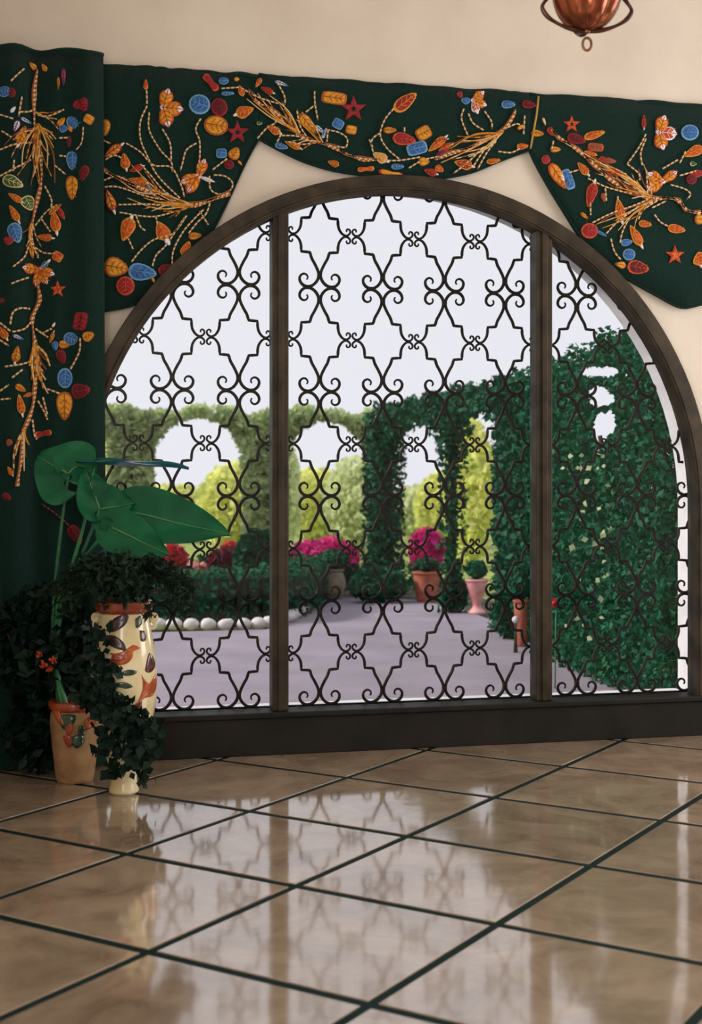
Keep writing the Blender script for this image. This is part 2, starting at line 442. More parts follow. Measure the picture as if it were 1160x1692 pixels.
# ------------------------------------------------------------------ the arched window
win = bpy.data.objects.new('window_1', None); COL.objects.link(win); win.location = (AC, 0, 0)
struct(win, 'tall arched window in a dark bronze frame with two mullions')
FO = AR + 0.095
def arch_bar(r0, r1, y0, y1, zb, n=64):
    b = MB()
    path = [(AC - 1, zb, True)]
    prof = []
    ang = [PI - PI * i / n for i in range(n + 1)]
    pts0 = [(AC - r0, zb)] + [(AC + r0 * math.cos(a), AZ + r0 * math.sin(a)) for a in ang] + [(AC + r0, zb)]
    pts1 = [(AC - r1, zb)] + [(AC + r1 * math.cos(a), AZ + r1 * math.sin(a)) for a in ang] + [(AC + r1, zb)]
    L = len(pts0)
    vs = [(x, y0, z) for x, z in pts0] + [(x, y0, z) for x, z in pts1] + [(x, y1, z) for x, z in pts0] + [(x, y1, z) for x, z in pts1]
    fs = []
    for i in range(L - 1):
        fs += [(i, L + i, L + i + 1, i + 1), (2*L + i, 2*L + i + 1, 3*L + i + 1, 3*L + i), (L + i, 3*L + i, 3*L + i + 1, L + i + 1), (i, i + 1, 2*L + i + 1, 2*L + i)]
    b.add(vs, fs)
    return b
b = arch_bar(AR, FO, -0.065, 0.0, SILL); b2 = arch_bar(AR, RW, 0.0, 0.06, SILL); b.add(b2.v, b2.f)
b3 = arch_bar(AR + 0.012, AR + 0.03, -0.072, -0.06, SILL); b.add(b3.v, b3.f)
fr = b.build('arch_frame', M['frame'], win)
bv = fr.modifiers.new('bevel', 'BEVEL'); bv.width = 0.004; bv.segments = 1; bv.limit_method = 'ANGLE'
def zarch(x, r=AR): return AZ + math.sqrt(max(r * r - (x - AC) ** 2, 0))
MUL = [(-0.654, 0.086), (0.845, 0.094)]
for (x, w) in MUL:
    b = MB(); zt = zarch(x) + 0.02
    b.box((x - w/2, -0.05, SILL), (x + w/2, 0.06, zt))
    b.box((x - w*.18, -0.062, SILL), (x + w*.18, -0.048, zt))
    o = b.build('mullion', M['frame'], win); bv = o.modifiers.new('bevel', 'BEVEL'); bv.width = 0.005; bv.segments = 2
b = MB(); b.box((AC - FO, -0.075, 0.0), (AC + FO, 0.10, SILL - 0.03)); b.box((AC - FO, -0.095, SILL - 0.03), (AC + FO, 0.07, SILL))
o = b.build('bottom_rail', M['sill'], win); bv = o.modifiers.new('bevel', 'BEVEL'); bv.width = 0.006; bv.segments = 2
b = MB(); b.box((AC - RW, 0.10, -0.3), (AC + RW, YO + 0.04, SILL - 0.015)); b.build('stone_sill', M['stucco'], win)
edges = [AC - AR - 0.01, MUL[0][0], MUL[1][0], AC + AR + 0.01]
for i in range(3):
    x0 = edges[i] + (0.0 if i == 0 else MUL[i-1][1] / 2 - 0.01); x1 = edges[i+1] - (0.0 if i == 2 else MUL[i][1] / 2 - 0.01)
    top = [(x0 + (x1 - x0) * k / 24, zarch(x0 + (x1 - x0) * k / 24, AR + 0.012)) for k in range(25)]
    pts = [(x0, SILL - 0.0)] + top + [(x1, SILL - 0.0)]
    n = len(pts); b = MB()
    b.add([(x, 0.022, z) for x, z in pts] + [(x, 0.028, z) for x, z in pts], [tuple(range(n)), tuple(reversed(range(n, 2*n)))] + [(k, n + k, n + (k+1) % n, (k+1) % n) for k in range(n)])
    b.build('glass_pane', M['glass'], win)

# ------------------------------------------------------------------ wrought-iron grilles
PYG = 0.574
GY = 0.105
Q = [(20.2,16.2,1.5),(18.6,13.2,1.6),(19.4,17.8,1.6)]
# one scroll bar: from the eye of the large scroll, out through the steps, to the eye of the small scroll
def scroll_path():
    P = []
    # large scroll: spiral in to (23,13.5)
    for k in range(0, 15):
        a = math.radians(215 - k * 38.0); r = 3.0 + 0.47 * k
        P.append((23.0 + r * math.cos(a), 12.6 + r * math.sin(a) * 1.05))
    # here the spiral has come round to the right and below; sweep to the tie on the axis
    big = [(21.0,14.0),(20.2,16.6),(22.2,18.6),(25.2,17.6),(26.4,14.0),(24.6,9.9)]
    P = [(22.6,13.0),(21.4,15.4),(22.8,17.9),(25.8,17.6),(27.6,14.2),(26.2,10.2)]
    P = [(21.0,12.5),(19.2,15.6),(20.4,19.8),(24.6,22.2),(29.4,20.4),(32.2,15.2),(31.0,8.6),(26.2,3.0),(19.0,0.9),(11.5,3.2),(5.6,8.8),(2.2,15.5),(1.3,21.0)]
    c = [Vector((x, 0, z)) for x, z in P]
    s = catmull(c, 4)
    s2 = catmull([Vector((x, 0, z)) for x, z in ((1.3,21.0),(3.0,28.5),(8.0,39.5),(12.8,48.5),(15.6,58.2))], 4)[1:]
    s3 = [Vector((22, 0, 58.9)), Vector((29.2, 0, 59.4)), Vector((29.7, 0, 64.5))]
    s4 = catmull([Vector((x, 0, z)) for x, z in ((29.9,68.8),(31.6,76.2),(36.2,83.4),(41.8,86.6),(46.6,85.2),(49.6,81.2),(48.8,76.8),(45.4,75.4),(43.4,78.0),(44.6,80.0))], 3)
    path = s + s2 + s3 + s4
    n = len(path); n1 = len(s)
    rad = []
    for i in range(n):
        if i < n1: r = 1.25 + 1.35 * min(1, i / (n1 * 0.55))
        elif i < n1 + len(s2) + len(s3): r = 2.45
        else: r = 2.35 - 1.15 * (i - n1 - len(s2) - len(s3)) / len(s4)
        rad.append(r * 0.0036)
    return path, rad
SP, SR = scroll_path()
def in_arch(x, z): return (x - AC) ** 2 + (z - AZ) ** 2 < (AR + 0.035) ** 2 or (z <= AZ and abs(x - AC) < AR + 0.035)
bar_cache = {}
def grille(label, nodes_x0, pitch, ncol, xmin, xmax):
    root = thing('iron_grille', label, 'grille', (0.5 * (xmin + xmax), GY, SILL), 'wrought-iron grilles behind the three panes')
    hx, hz = pitch / 2, PYG / 2
    for c in range(ncol):
        xb = nodes_x0 + (c + 0.5) * pitch
        for rr in range(0, 6):
            zb = SILL + 0.0 + rr * PYG
            for sx in (-1, 1):
                for sz in (-1, 1):
                    if rr == 0 and sz < 0: continue
                    world_p = [(xb + sx * p.x / 51.5 * hx, zb + sz * p.z / 87.5 * hz) for p in SP]
                    ok = [in_arch(x, z) and xmin <= x <= xmax for x, z in world_p]
                    if not any(ok): continue
                    if all(ok):
                        key = (round(pitch, 4), sx, sz)
                        if key not in bar_cache:
                            b = MB(); b.tube([(sx * p.x / 51.5 * hx, 0, sz * p.z / 87.5 * hz) for p in SP], SR, 6)
                            o = b.build('scroll_bar', M['iron'], root, True, (xb, GY, zb)); bar_cache[key] = o.data
                        else: link('scroll_bar', bar_cache[key], root, (xb, GY, zb))
                    else:
                        i = 0
                        while i < len(ok):
                            if not ok[i]: i += 1; continue
                            j = i
                            while j < len(ok) and ok[j]: j += 1
                            if j - i >= 3:
                                b = MB(); b.tube([(x, GY, z) for x, z in world_p[i:j]], SR[i:j], 6)
                                b.build('scroll_bar', M['iron'], root, True)
                            i = j
            # ties where the bars meet
            for (ox, oz, rx, rz) in ((0, 20.8, 3.6, 2.0), (0, -20.8, 3.6, 2.0), (19.2, 0, 2.0, 3.2), (-19.2, 0, 2.0, 3.2)):
                if rr == 0 and oz <= 0 and ox == 0: continue
                if rr == 0 and ox != 0: continue
                x, z = xb + ox / 51.5 * hx, zb + oz / 87.5 * hz
                if in_arch(x + .02, z + .02) and in_arch(x - .02, z + .02) and xmin < x < xmax:
                    key = ('tie', rx)
                    if key not in bar_cache:
                        b = MB(); b.box((-rx * .0034, -.011, -rz * .0034), (rx * .0034, .011, rz * .0034))
                        bar_cache[key] = b.build('tie', M['iron'], root, False, (x, GY, z)).data
                    else: link('tie', bar_cache[key], root, (x, GY, z))
    # flat border bar fixing the grille to the reveal
    b = MB(); b.box((xmin, GY - .006, SILL - .016), (xmax, GY + .006, SILL + .004)); b.build('bottom_bar', M['iron'], root)
    for x in (xmin, xmax):
        if abs(x - AC) < AR - 0.1:
            b = MB(); b.box((x - .006, GY - .008, SILL - .016), (x + .006, GY + .008, zarch(x) + .03)); b.build('side_bar', M['iron'], root)
grille('wrought-iron scroll grille in the narrow left pane, behind the large leaves', -0.678 - 0.3595 * 4, 0.3595, 4, AC - RW + 0.01, -0.676)
grille('widest wrought-iron scroll grille, between the two upright mullions', -0.588, 0.358, 4, -0.59, 0.846)
grille('wrought-iron scroll grille in the narrow right pane before the dark green hedge', 0.915, 0.372, 3, 0.913, AC + RW - 0.01)

# ------------------------------------------------------------------ valances and curtain
VY0 = -0.036
def valance(name, label, bottom_px, x0, x1, seedn):
    """flat shaped valance: bottom outline is traced along the wall plane, top edge is the rod line"""
    pts = [W(px, py, VY0) for px, py in bottom_px]
    pts = catmull([Vector((p.x, 0, p.z)) for p in pts], 5)
    b = MB(); n = len(pts); rnd = random.Random(seedn)
    rows = 6
    front = []
    for i, p in enumerate(pts):
        top = 3.630 + 0.006 * math.sin(p.x * 9 + seedn) + rnd.uniform(-.003, .003)
        for k in range(rows + 1):
            z = p.z + (top - p.z) * k / rows
            front.append((p.x, VY0 + 0.006 * math.sin(p.x * 7 + seedn) * (k / rows), z))
    vs = front + [(x, -0.006, z) for x, y, z in front]
    m = len(front); R = rows + 1; fs = []
    for i in range(n - 1):
        for k in range(rows):
            a = i * R + k
            fs.append((a, a + R, a + R + 1, a + 1)); fs.append((m + a, m + a + 1, m + a + R + 1, m + a + R))
        fs.append((i*R, m + i*R, m + (i+1)*R, (i+1)*R)); fs.append((i*R + rows, (i+1)*R + rows, m + (i+1)*R + rows, m + i*R + rows))
    fs.append(tuple(range(0, R)) + tuple(reversed(range(m, m + R))))
    e = (n - 1) * R
    fs.append(tuple(reversed(range(e, e + R))) + tuple(range(m + e, m + e + R)))
    root = thing(name, label, 'valance', (0.5 * (pts[0].x + pts[-1].x), VY0, 3.6), 'embroidered valances over the arch')
    b.add(vs, fs); b.build('cloth', M['fabric'], root, True)
    b = MB(); b.tube([(p.x, VY0 - 0.001, p.z) for p in pts], 0.005, 5); b.build('hem', M['fabric'], root, True)
    b = MB(); b.tube([(pts[0].x + (pts[-1].x - pts[0].x) * i / 40, VY0 + 0.012, 3.626 + 0.0035 * math.sin(i * .9 + seedn)) for i in range(41)], [0.013 + 0.003 * math.sin(i * .53 + seedn) for i in range(41)], 7)
    b.build('heading', M['fabric'], root, True)
    return root
val_l = valance('valance', 'dark green embroidered valance beside the curtain, tall bouquet hanging to its lower tail',
    [(140,520),(178,514),(215,506),(250,491),(285,468),(312,442),(335,408),(358,370),(380,326),(398,286),(413,256),(428,229)], 0, 0, 1)
val_m = valance('valance', 'shallow dark green embroidered valance over the crown of the arch',
    [(428,229),(447,240),(478,256),(508,269),(552,282),(606,290),(660,295),(710,296),(745,293),(781,285),(818,270),(849,258),(876,248)], 0, 0, 2)
val_r = valance('valance', 'dark green embroidered valance right of the thin gold seam',
    [(876,248),(887,272),(910,313),(936,355),(962,395),(995,430),(1036,460),(1087,489),(1124,508),(1146,507),(1180,496),(1230,470),(1290,425)], 0, 0, 3)

CUY = -0.17
CX1 = W(177, 600, CUY).x
def fold(x):
    return CUY + 0.020 * math.sin((x - CX1) * 15.0) + 0.012 * math.sin((x - CX1) * 34 + 1)
curt = thing('curtain', 'long dark green embroidered curtain hanging at the left of the window', 'curtain', (CX1 - 0.55, CUY, 0))
b = MB(); nx, nz = 72, 14
x0c = XL + 0.06
vs = []
for i in range(nx + 1):
    x = x0c + (CX1 - x0c) * i / nx
    for k in range(nz + 1):
        z = 0.012 + 3.63 * k / nz
        tap = 0.018 * (z / 3.6) * (i / nx)
        vs.append((x - tap, fold(x), z + (0.01 * math.sin(x * 11) if k == nz else 0)))
R = nz + 1; m = len(vs)
fs = []
for i in range(nx):
    for k in range(nz):
        a = i * R + k; fs.append((a, a + R, a + R + 1, a + 1))
vs2 = [(x, y + 0.012, z) for x, y, z in vs]
fs += [tuple(m + q for q in reversed(f)) for f in fs]
fs += [(nx*R + k, m + nx*R + k, m + nx*R + k + 1, nx*R + k + 1) for k in range(nz)]
fs += [(i*R + nz, (i+1)*R + nz, m + (i+1)*R + nz, m + i*R + nz) for i in range(nx)]
b.add(vs + vs2, fs); b.build('cloth', M['fabric'], curt, True)
b = MB(); b.tube([(x0c + (CX1 - .02 - x0c) * i / 40, fold(x0c + (CX1 - x0c) * i / 40), 3.638 + .004 * math.sin(i * .8)) for i in range(41)], [0.016 + 0.006 * math.sin(i * .6) for i in range(41)], 7)
b.build('heading', M['fabric'], curt, True)

# ---- embroidery: raised leaves, flowers, stars and corded stems
EC = {'y': 'thread_yellow', 'o': 'thread_orange', 'r': 'thread_red', 'd': 'thread_darkred', 'b': 'thread_blue', 'c': 'thread_cream',
      'n': 'thread_brown', 'w': 'thread_white', 'g': 'thread_green', 'p': 'thread_purple', 'k': 'fabric', 's': 'thread_sky', 'u': 'thread_rustbrown'}
RIM = {'y': 'u', 'o': 'y', 'r': 'o', 'd': 'r', 'b': 's', 'g': 'c', 'w': 'b', 'n': 'o', 'c': 'n', 'p': 'r'}
class Emb:
    def __init__(s, root, crop, curtain=False):
        s.root = root; s.ox, s.oy, s.k = crop; s.cur = curtain
    def P(s, x, y, lift=0.003):
        px, py = s.ox + x / s.k, s.oy + y / s.k
        if s.cur:
            p = W(px, py, CUY)
            return Vector((p.x, fold(p.x) - lift, p.z))
        p = W(px, py, VY0); p.y = VY0 - 0.006 - lift
        return p
    def outline(s, shape, n=16):
        out = []
        for i in range(n):
            a = 2 * PI * i / n; c, q = math.cos(a), math.sin(a)
            if shape == 'round': r = 1.0; out.append((c * .5, q * .5))
            elif shape == 'leaf': out.append((c * .5, q * .5 * (1 - 0.35 * c) * (1 if abs(c) < .95 else .6)))
            elif shape == 'tulip':
                w = q * .5 * (0.75 + 0.35 * c); x = c * .5 * (1 - 0.18 * abs(math.sin(2 * a)) if c > 0 else 1); out.append((x, w))
            elif shape == 'bow': out.append((c * .5, q * .5 * (0.45 + 0.75 * abs(c) ** 1.5)))
            elif shape == 'quad': 
                e = 0.5; out.append((math.copysign(abs(c) ** e, c) * .5, math.copysign(abs(q) ** e, q) * .5))
        return out
    def leaf(s, x, y, L, Wd, ang, col, shape='leaf', rim=None, name='embroidered_leaf'):
        ol = s.outline(shape); a = math.radians(ang); ca, sa = math.cos(a), math.sin(a)
        def pt(u, v, lift): return s.P(x + L*u*ca - Wd*v*sa, y + L*u*sa + Wd*v*ca, lift)
        n = len(ol); b = MB()
        vs = [pt(u, v, 0.000) for u, v in ol] + [pt(u*.82, v*.82, 0.006) for u, v in ol] + [pt(u*.45, v*.45, 0.008) for u, v in ol] + [pt(0, 0, 0.0085)]
        b.add(vs, [(i, (i+1) % n, n + (i+1) % n, n + i) for i in range(n)], 1)
        o = 0
        b.f += [(n + i, n + (i+1) % n, 2*n + (i+1) % n, 2*n + i) for i in range(n)] + [(2*n + i, 2*n + (i+1) % n, 3*n) for i in range(n)]
        b.m += [0] * (2 * n)
        # stitched midrib and veins
        if L > 40 and shape in ('leaf', 'round', 'tulip', 'quad'):
            def strip(u0, v0, u1, v1, w):
                p = [pt(u0, v0, .0095), pt((u0+u1)/2, (v0+v1)/2, .0105), pt(u1, v1, .0085)]
                b.tube(p, w, 4, 1)
            tw = 0.0016 if L < 80 else 0.0022
            strip(-.44, 0, .42, 0, tw)
            if L > 55:
                for t in (-.22, 0.0, .2):
                    for sg in (-1, 1): strip(t, 0, t + .16, sg * .30, tw * .8)
        o = b.build(name, [M[EC[col]], M[EC[rim or RIM[col]]]], s.root, True)
        if shape == 'tulip' and L > 58 and name == 'embroidered_leaf':
            t = s.leaf(x + L * .50 * ca, y + L * .50 * sa, L * .26, Wd * .22, ang, 'w', 'leaf', 'c', 'white_stitch')
            t.parent = o; t.matrix_parent_inverse = Matrix()
        return o
    def stem(s, pts, col=('c', 'n'), w=4.2, name='embroidered_stem'):
        if w > 8:                      # thick main stems are three cords laid side by side
            for q, cc in ((-1, ('n', 'u')), (0, ('c', 'n')), (1, ('u', 'c'))):
                s.stem([(x + q * w * .42 + (4 if i % 2 else -4) * q, y + q * w * .42 - (5 if i % 2 else -5) * q) for i, (x, y) in enumerate(pts)], cc, w * .40 + .8, name)
            return
        P = catmull([Vector((x, 0, y)) for x, y in pts], 6)
        # even steps so that the two-tone cord has even dashes
        d = [0]
        for i in range(1, len(P)): d.append(d[-1] + (P[i] - P[i-1]).length)
        tot = d[-1]; step = 7.0 * s.k / 2.7; nn = max(2, int(tot / step)); out = []; j = 0
        for i in range(nn + 1):
            t = tot * i / nn
            while j < len(d) - 2 and d[j+1] < t: j += 1
            q = (t - d[j]) / max(d[j+1] - d[j], 1e-6); out.append(P[j].lerp(P[j+1], min(max(q, 0), 1)))
        b = MB(); pts3 = [s.P(p.x, p.z, 0.004) for p in out]
        b.tube(pts3, w / s.k * 0.0032 * 1.0, 5, 0, alt=(0, 0, 1))
        return b.build(name, [M[EC[col[0]]], M[EC[col[1]]]], s.root, True)
    def star(s, x, y, r, col, rim=None, rot=0, hollow=True):
        b = MB(); vs = []; n = 10
        for lift, k in ((0, 1.0), (0.006, .72), (0.004 if hollow else 0.008, .30)):
            for i in range(n):
                a = math.radians(rot - 90) + i * PI / 5; rr = r * (1 if i % 2 == 0 else .42) * k
                vs.append(s.P(x + rr * math.cos(a), y + rr * math.sin(a), lift))
        vs.append(s.P(x, y, 0.002))
        b.add(vs, [(i, (i+1) % n, n + (i+1) % n, n + i) for i in range(n)], 0)
        b.f += [(n + i, n + (i+1) % n, 2*n + (i+1) % n, 2*n + i) for i in range(n)] + [(2*n + i, 2*n + (i+1) % n, 3*n) for i in range(n)]
        b.m += [0] * n + [1] * n
        return b.build('embroidered_star', [M[EC[col]], M[EC[rim or 'k']]], s.root)
    def frond(s, ends, tip, col=('n', 'c', 'y'), w=3.6, bow=0.12):
        b = MB(); rnd = random.Random(int(tip[0] * 7 + tip[1]))
        for i, e in enumerate(ends):
            mx, my = (e[0] + tip[0]) / 2, (e[1] + tip[1]) / 2; dx, dy = tip[0] - e[0], tip[1] - e[1]; k = bow * rnd.uniform(-1, 1)
            P = catmull([Vector((e[0], 0, e[1])), Vector((mx - dy * k, 0, my + dx * k)), Vector((tip[0] + rnd.uniform(-8, 8), 0, tip[1] + rnd.uniform(-8, 8)))], 5)
            c = i % 3
            b.tube([s.P(p.x, p.z, 0.004 + 0.003 * (i % 3)) for p in P], [w / s.k * .0034 * q for q in np.linspace(.6, 1.3, len(P))], 4, c, alt=(c, (c + 1) % 3) if i % 2 else None)
        return b.build('embroidered_frond', [M[EC[c]] for c in col], s.root, True)
    def flower(s, x, y, r, petals, center='w', accent='b'):
        for (ang, L, Wd, c) in petals:
            a = math.radians(ang)
            s.leaf(x + math.cos(a) * r * .62, y + math.sin(a) * r * .62, L * 1.12, Wd * 1.2, ang, c, 'tulip', 'o' if c == 'y' else 'w', 'embroidered_petal')
            s.leaf(x + math.cos(a) * r * 1.15, y + math.sin(a) * r * 1.15, L * .5, Wd * .5, ang, 'w', 'leaf', 'r', 'embroidered_petal_tip')
        s.leaf(x, y, r * .6, r * .45, 20, center, 'round', accent, 'embroidered_flower_eye')

# left valance ------------------------------------------------
e = Emb(val_l, (0, 60, 2.762))
for a in [(910,312,100,92,200,'b','round'),(1000,325,85,75,250,'d','round','r'),(985,408,112,92,10,'y','round'),
          (1010,535,48,44,0,'b','quad'),(1070,535,62,52,-60,'y'),(1045,587,46,44,0,'d','round'),(530,1055,112,88,10,'y'),(650,1078,132,76,8,'b'),
          (572,1140,88,84,90,'r','round'),(765,1064,90,46,-10,'d'),(795,1096,80,24,-30,'o'),(890,912,62,34,-5,'y'),(478,418,78,50,90,'y'),
          (850,972,78,62,110,'o','tulip'),(515,524,104,56,-35,'y','tulip','r'),(570,572,78,56,80,'o','tulip'),(630,662,92,46,12,'o','tulip','y'),
          (502,750,112,58,70,'y','tulip','r'),(580,880,118,84,-70,'o','tulip','y'),(740,890,96,84,65,'o','tulip','y'),(622,605,66,40,-20,'r','tulip'),
          (680,700,50,24,70,'b'),(962,212,96,54,50,'r','bow'),(1020,205,46,34,0,'b','round'),(1080,198,26,20,0,'y'),(1040,262,60,20,0,'b'),
          (1115,345,90,70,160,'o','tulip'),(450,200,34,16,90,'y'),(665,222,52,28,90,'o','tulip','y'),(1100,250,55,36,70,'o','tulip'),(462,510,40,12,90,'b'),
          (700,1115,34,14,60,'y'),(820,1030,60,22,-30,'b'),(765,940,40,28,60,'w'),(1095,580,30,12,50,'y')]: e.leaf(*a)
e.star(1082,440,56,'r')
e.flower(745,328,62,[(-75,92,66,'y'),(5,92,72,'y'),(75,92,70,'y')])
e.flower(905,640,58,[(-70,84,52,'y'),(160,92,58,'y'),(125,104,56,'y'),(20,66,20,'w')],'w','b')
for p in [[(470,610),(560,660),(660,700),(780,755),(880,770),(960,748),(1050,715)]]: e.stem(p, ('c','n'), 12)
for p in [[(670,320),(640,390),(640,470),(670,545),(720,640),(820,740)],[(680,350),(680,430),(730,520),(780,575),(785,620)],[(740,425),(775,490),(780,570)],
          [(915,378),(892,425),(910,480),(910,560),(900,600)],[(895,490),(850,520),(832,580),(822,615)],[(465,475),(505,492)],
          [(575,490),(640,530),(700,590),(780,600),(825,680),(840,735)],[(476,690),(540,690),(680,735),(800,752)],
          [(955,640),(960,700),(1000,722),(1048,705),(1060,670),(1025,640),(975,635)],[(970,610),(1035,560)],[(540,770),(680,768),(780,775)],
          [(545,805),(690,825),(800,800)],[(600,1030),(640,980),(700,930),(790,900),(850,820)],[(695,1050),(712,1000),(760,950),(840,830)],
          [(785,1042),(790,980),(830,900),(880,840),(930,790)],[(860,900),(900,850),(940,810),(960,750)],[(910,800),(950,862)],[(620,820),(640,870),(662,888)],
          [(710,820),(718,862)],[(606,972),(585,925)],[(668,250),(670,310)],[(480,565),(520,545),(560,560)],[(470,660),(530,640),(580,660)],[(1010,240),(1090,235)],
          [(640,585),(690,640),(740,700),(800,745)]]: e.stem(p)
e.frond([(600,715),(640,690),(655,740),(700,690),(720,720),(745,800),(770,830),(760,770),(700,760),(650,790),(690,800),(800,825),(560,690),(580,740)], (882,772))
e.frond([(560,640),(600,590),(640,640),(590,665),(545,660),(660,620),(690,660)], (740,725), w=3)
# middle valance ----------------------------------------------
e = Emb(val_m, (320, 90, 2.762))
for a in [(335,165,64,36,25,'r','tulip'),(365,345,72,48,30,'o','tulip','y'),(295,130,50,30,-60,'o','tulip'),
          (520,318,118,48,50,'y'),(640,200,118,58,8,'y','quad'),(658,318,52,46,30,'b','quad'),(718,345,52,42,10,'y','quad'),
          (965,218,128,60,-38,'r','leaf','y'),(895,347,62,30,0,'y'),(960,388,108,56,10,'r'),(1048,360,72,62,-30,'y','quad'),(1018,430,96,58,-15,'b','quad'),
          (850,470,78,60,30,'y','tulip','c'),(785,524,78,36,-5,'o','bow'),(900,545,122,42,12,'y','bow','r'),(930,513,60,26,0,'b'),(637,498,56,38,20,'o','tulip','y'),
          (400,420,62,28,15,'b'),(452,415,82,36,25,'o','tulip','y'),(1110,410,104,50,-40,'o','tulip','y'),(1080,538,62,44,20,'r','tulip'),(1050,490,52,40,0,'y'),
          (1145,425,44,50,90,'r','tulip'),(300,315,26,18,0,'g'),(355,255,40,24,40,'y'),(440,330,60,26,50,'y'),(1128,450,60,20,-40,'p'),(400,135,70,18,20,'w')]: e.leaf(*a)
e.star(728,250,62,'r')
e.leaf(575,345,66,20,40,'w','leaf','b'); e.leaf(596,360,50,16,-70,'b','leaf','w')
e.stem([(250,170),(300,230),(380,270),(450,345),(500,382),(560,402),(640,425),(700,460),(770,478),(840,480)], ('c','n'), 10)
for p in [[(550,170),(552,225),(565,300)],[(510,265),(555,230)],[(605,345),(660,358),(698,385),(692,425),(650,420)],[(612,345),(606,400)],[(910,250),(870,300),(850,370),(880,430),(940,482)],
          [(960,335),(960,362)],[(850,360),(812,390),(815,440),(840,465)],[(980,520),(1050,482),(1150,462)],[(800,390),(815,425)],[(380,130),(412,190),(415,230)],
          [(290,385),(330,340),(370,315),(372,300)],[(400,372),(470,375),(540,400)],[(430,400),(500,412),(560,400)],[(215,155),(300,200),(400,230)],[(860,485),(940,485),(1030,470)],
          [(470,260),(485,330),(520,385)],[(380,400),(395,360),(360,330)]]: e.stem(p)
e.frond([(250,160),(290,180),(270,215),(330,200),(345,190),(380,215),(300,240),(350,260),(410,250),(400,215),(240,205)], (478,362))
e.frond([(470,250),(490,265),(465,300),(440,400),(450,420),(490,440),(420,345)], (580,400), w=3)
e = Emb(val_m, (720, 120, 2.636))
for a in [(315,140,62,34,0,'b'),(405,140,62,34,10,'d'),(40,328,66,30,-25,'o','tulip','y'),(20,296,60,26,-10,'o','tulip','r'),(120,400,84,56,15,'r','tulip','y'),
          (250,386,62,24,-8,'o'),(377,322,52,26,-5,'o','leaf','y'),(370,238,38,18,-30,'y'),(105,98,28,24,60,'r'),(130,125,30,40,90,'b'),(15,420,40,30,30,'o')]: e.leaf(*a)
e.flower(160,124,44,[(-40,60,44,'y'),(20,62,42,'y'),(70,54,38,'o')])
e.stem([(345,170),(300,240),(220,290),(140,330),(60,352),(0,380)], ('c','n'), 9)
for p in [[(120,160),(110,205),(142,285)],[(140,180),(160,222),(205,252)],[(210,170),(240,215),(242,245)],[(270,345),(325,350),(362,333)],[(260,300),(220,350),(180,422)],
          [(230,310),(190,365),(160,412)],[(200,330),(140,390),(75,440)],[(385,190),(380,270)],[(290,250),(350,225),(372,240)]]: e.stem(p)
e.frond([(0,370),(20,395),(60,335),(70,380),(110,300),(90,280),(40,310),(120,350),(150,300),(30,350),(140,370)], (285,262))
b = MB(); b.tube([Emb(val_m, (720,120,2.636)).P(x, y, 0.0) for x, y in ((446,104),(438,180),(424,260),(411,332))], 0.006, 6); b.build('gold_seam', M['thread_gold'], val_m, True)
# right valance -----------------------------------------------
e = Emb(val_r, (720, 120, 2.636))
for a in [(442,266,56,30,5,'y'),(500,258,42,26,60,'r'),(612,290,84,44,15,'d'),(690,272,96,34,-16,'o','leaf','y'),(695,326,70,36,5,'n','quad'),
          (1105,262,78,70,0,'b','round'),(1122,345,94,58,-25,'o','tulip','y'),(1112,466,46,44,0,'d','round'),(1140,440,62,32,-10,'r'),
          (530,452,128,50,58,'y','leaf','o'),(575,466,92,44,70,'b','quad'),(478,380,38,40,0,'r','round'),(640,420,72,44,50,'o','tulip','y'),(775,436,88,38,8,'r','tulip'),
          (730,380,42,26,10,'r'),(520,336,48,26,0,'y'),(672,355,62,24,10,'o'),(675,532,116,60,-75,'r','tulip','o'),(645,625,44,16,40,'y'),(800,600,104,56,80,'o','tulip','y'),
          (668,690,74,68,0,'r','round'),(910,660,58,30,8,'o','leaf','y'),(870,712,106,54,62,'o','tulip','y'),(830,740,52,30,-10,'b'),(840,793,56,52,0,'b','round'),
          (803,838,52,40,10,'y','tulip'),(880,850,96,58,10,'d','leaf','o'),(1047,682,78,38,10,'o','leaf','y'),(1150,812,64,84,80,'o','tulip','y'),(1150,640,50,44,0,'y'),
          (722,702,46,14,30,'b'),(730,545,40,22,80,'n'),(1120,398,30,20,0,'g'),(905,215,62,24,90,'r','tulip'),(470,215,40,12,70,'c'),(760,385,50,24,10,'n')]: e.leaf(*a)
e.leaf(548,460,40,22,60,'w','leaf','b')
e.star(590,226,40,'o'); e.star(1040,796,44,'o','y',0,False)
e.flower(968,262,54,[(-70,80,58,'y'),(5,86,62,'o'),(75,78,62,'y')])
e.flower(985,475,52,[(210,72,52,'y'),(-35,84,44,'y'),(150,78,54,'y')],'w','b')
e.stem([(500,250),(540,292),(620,340),(690,410),(760,468),(850,520),(930,547),(1010,548),(1060,562),(1090,602),(1150,612)], ('c','n'), 11)
for p in [[(912,270),(880,330),(832,398)],[(912,290),(890,350),(896,405)],[(1020,490),(1080,508),(1106,530),(1092,552)],[(985,420),(1050,382)],[(670,570),(672,622)],
          [(680,655),(760,615),(860,580),(925,552)],[(740,702),(790,650),(885,580)],[(800,742),(812,690),(850,625),(925,570)],[(760,725),(775,780),(802,815)],
          [(950,620),(975,652),(1012,672)],[(660,462),(740,500),(850,530)],[(575,438),(620,425)],[(880,640),(900,600),(960,560)],[(790,560),(790,540)],[(1085,345),(1060,395)],
          [(740,560),(735,505)],[(1060,450),(1130,430)],[(510,300),(500,345)],[(940,590),(1000,560)],[(830,400),(880,440),(885,470)],[(915,430),(920,540)]]: e.stem(p)
e.frond([(640,350),(660,380),(700,400),(690,440),(720,420),(760,430),(740,480),(800,450),(780,500),(830,480),(850,550),(820,520),(600,330),(560,310)], (930,546))
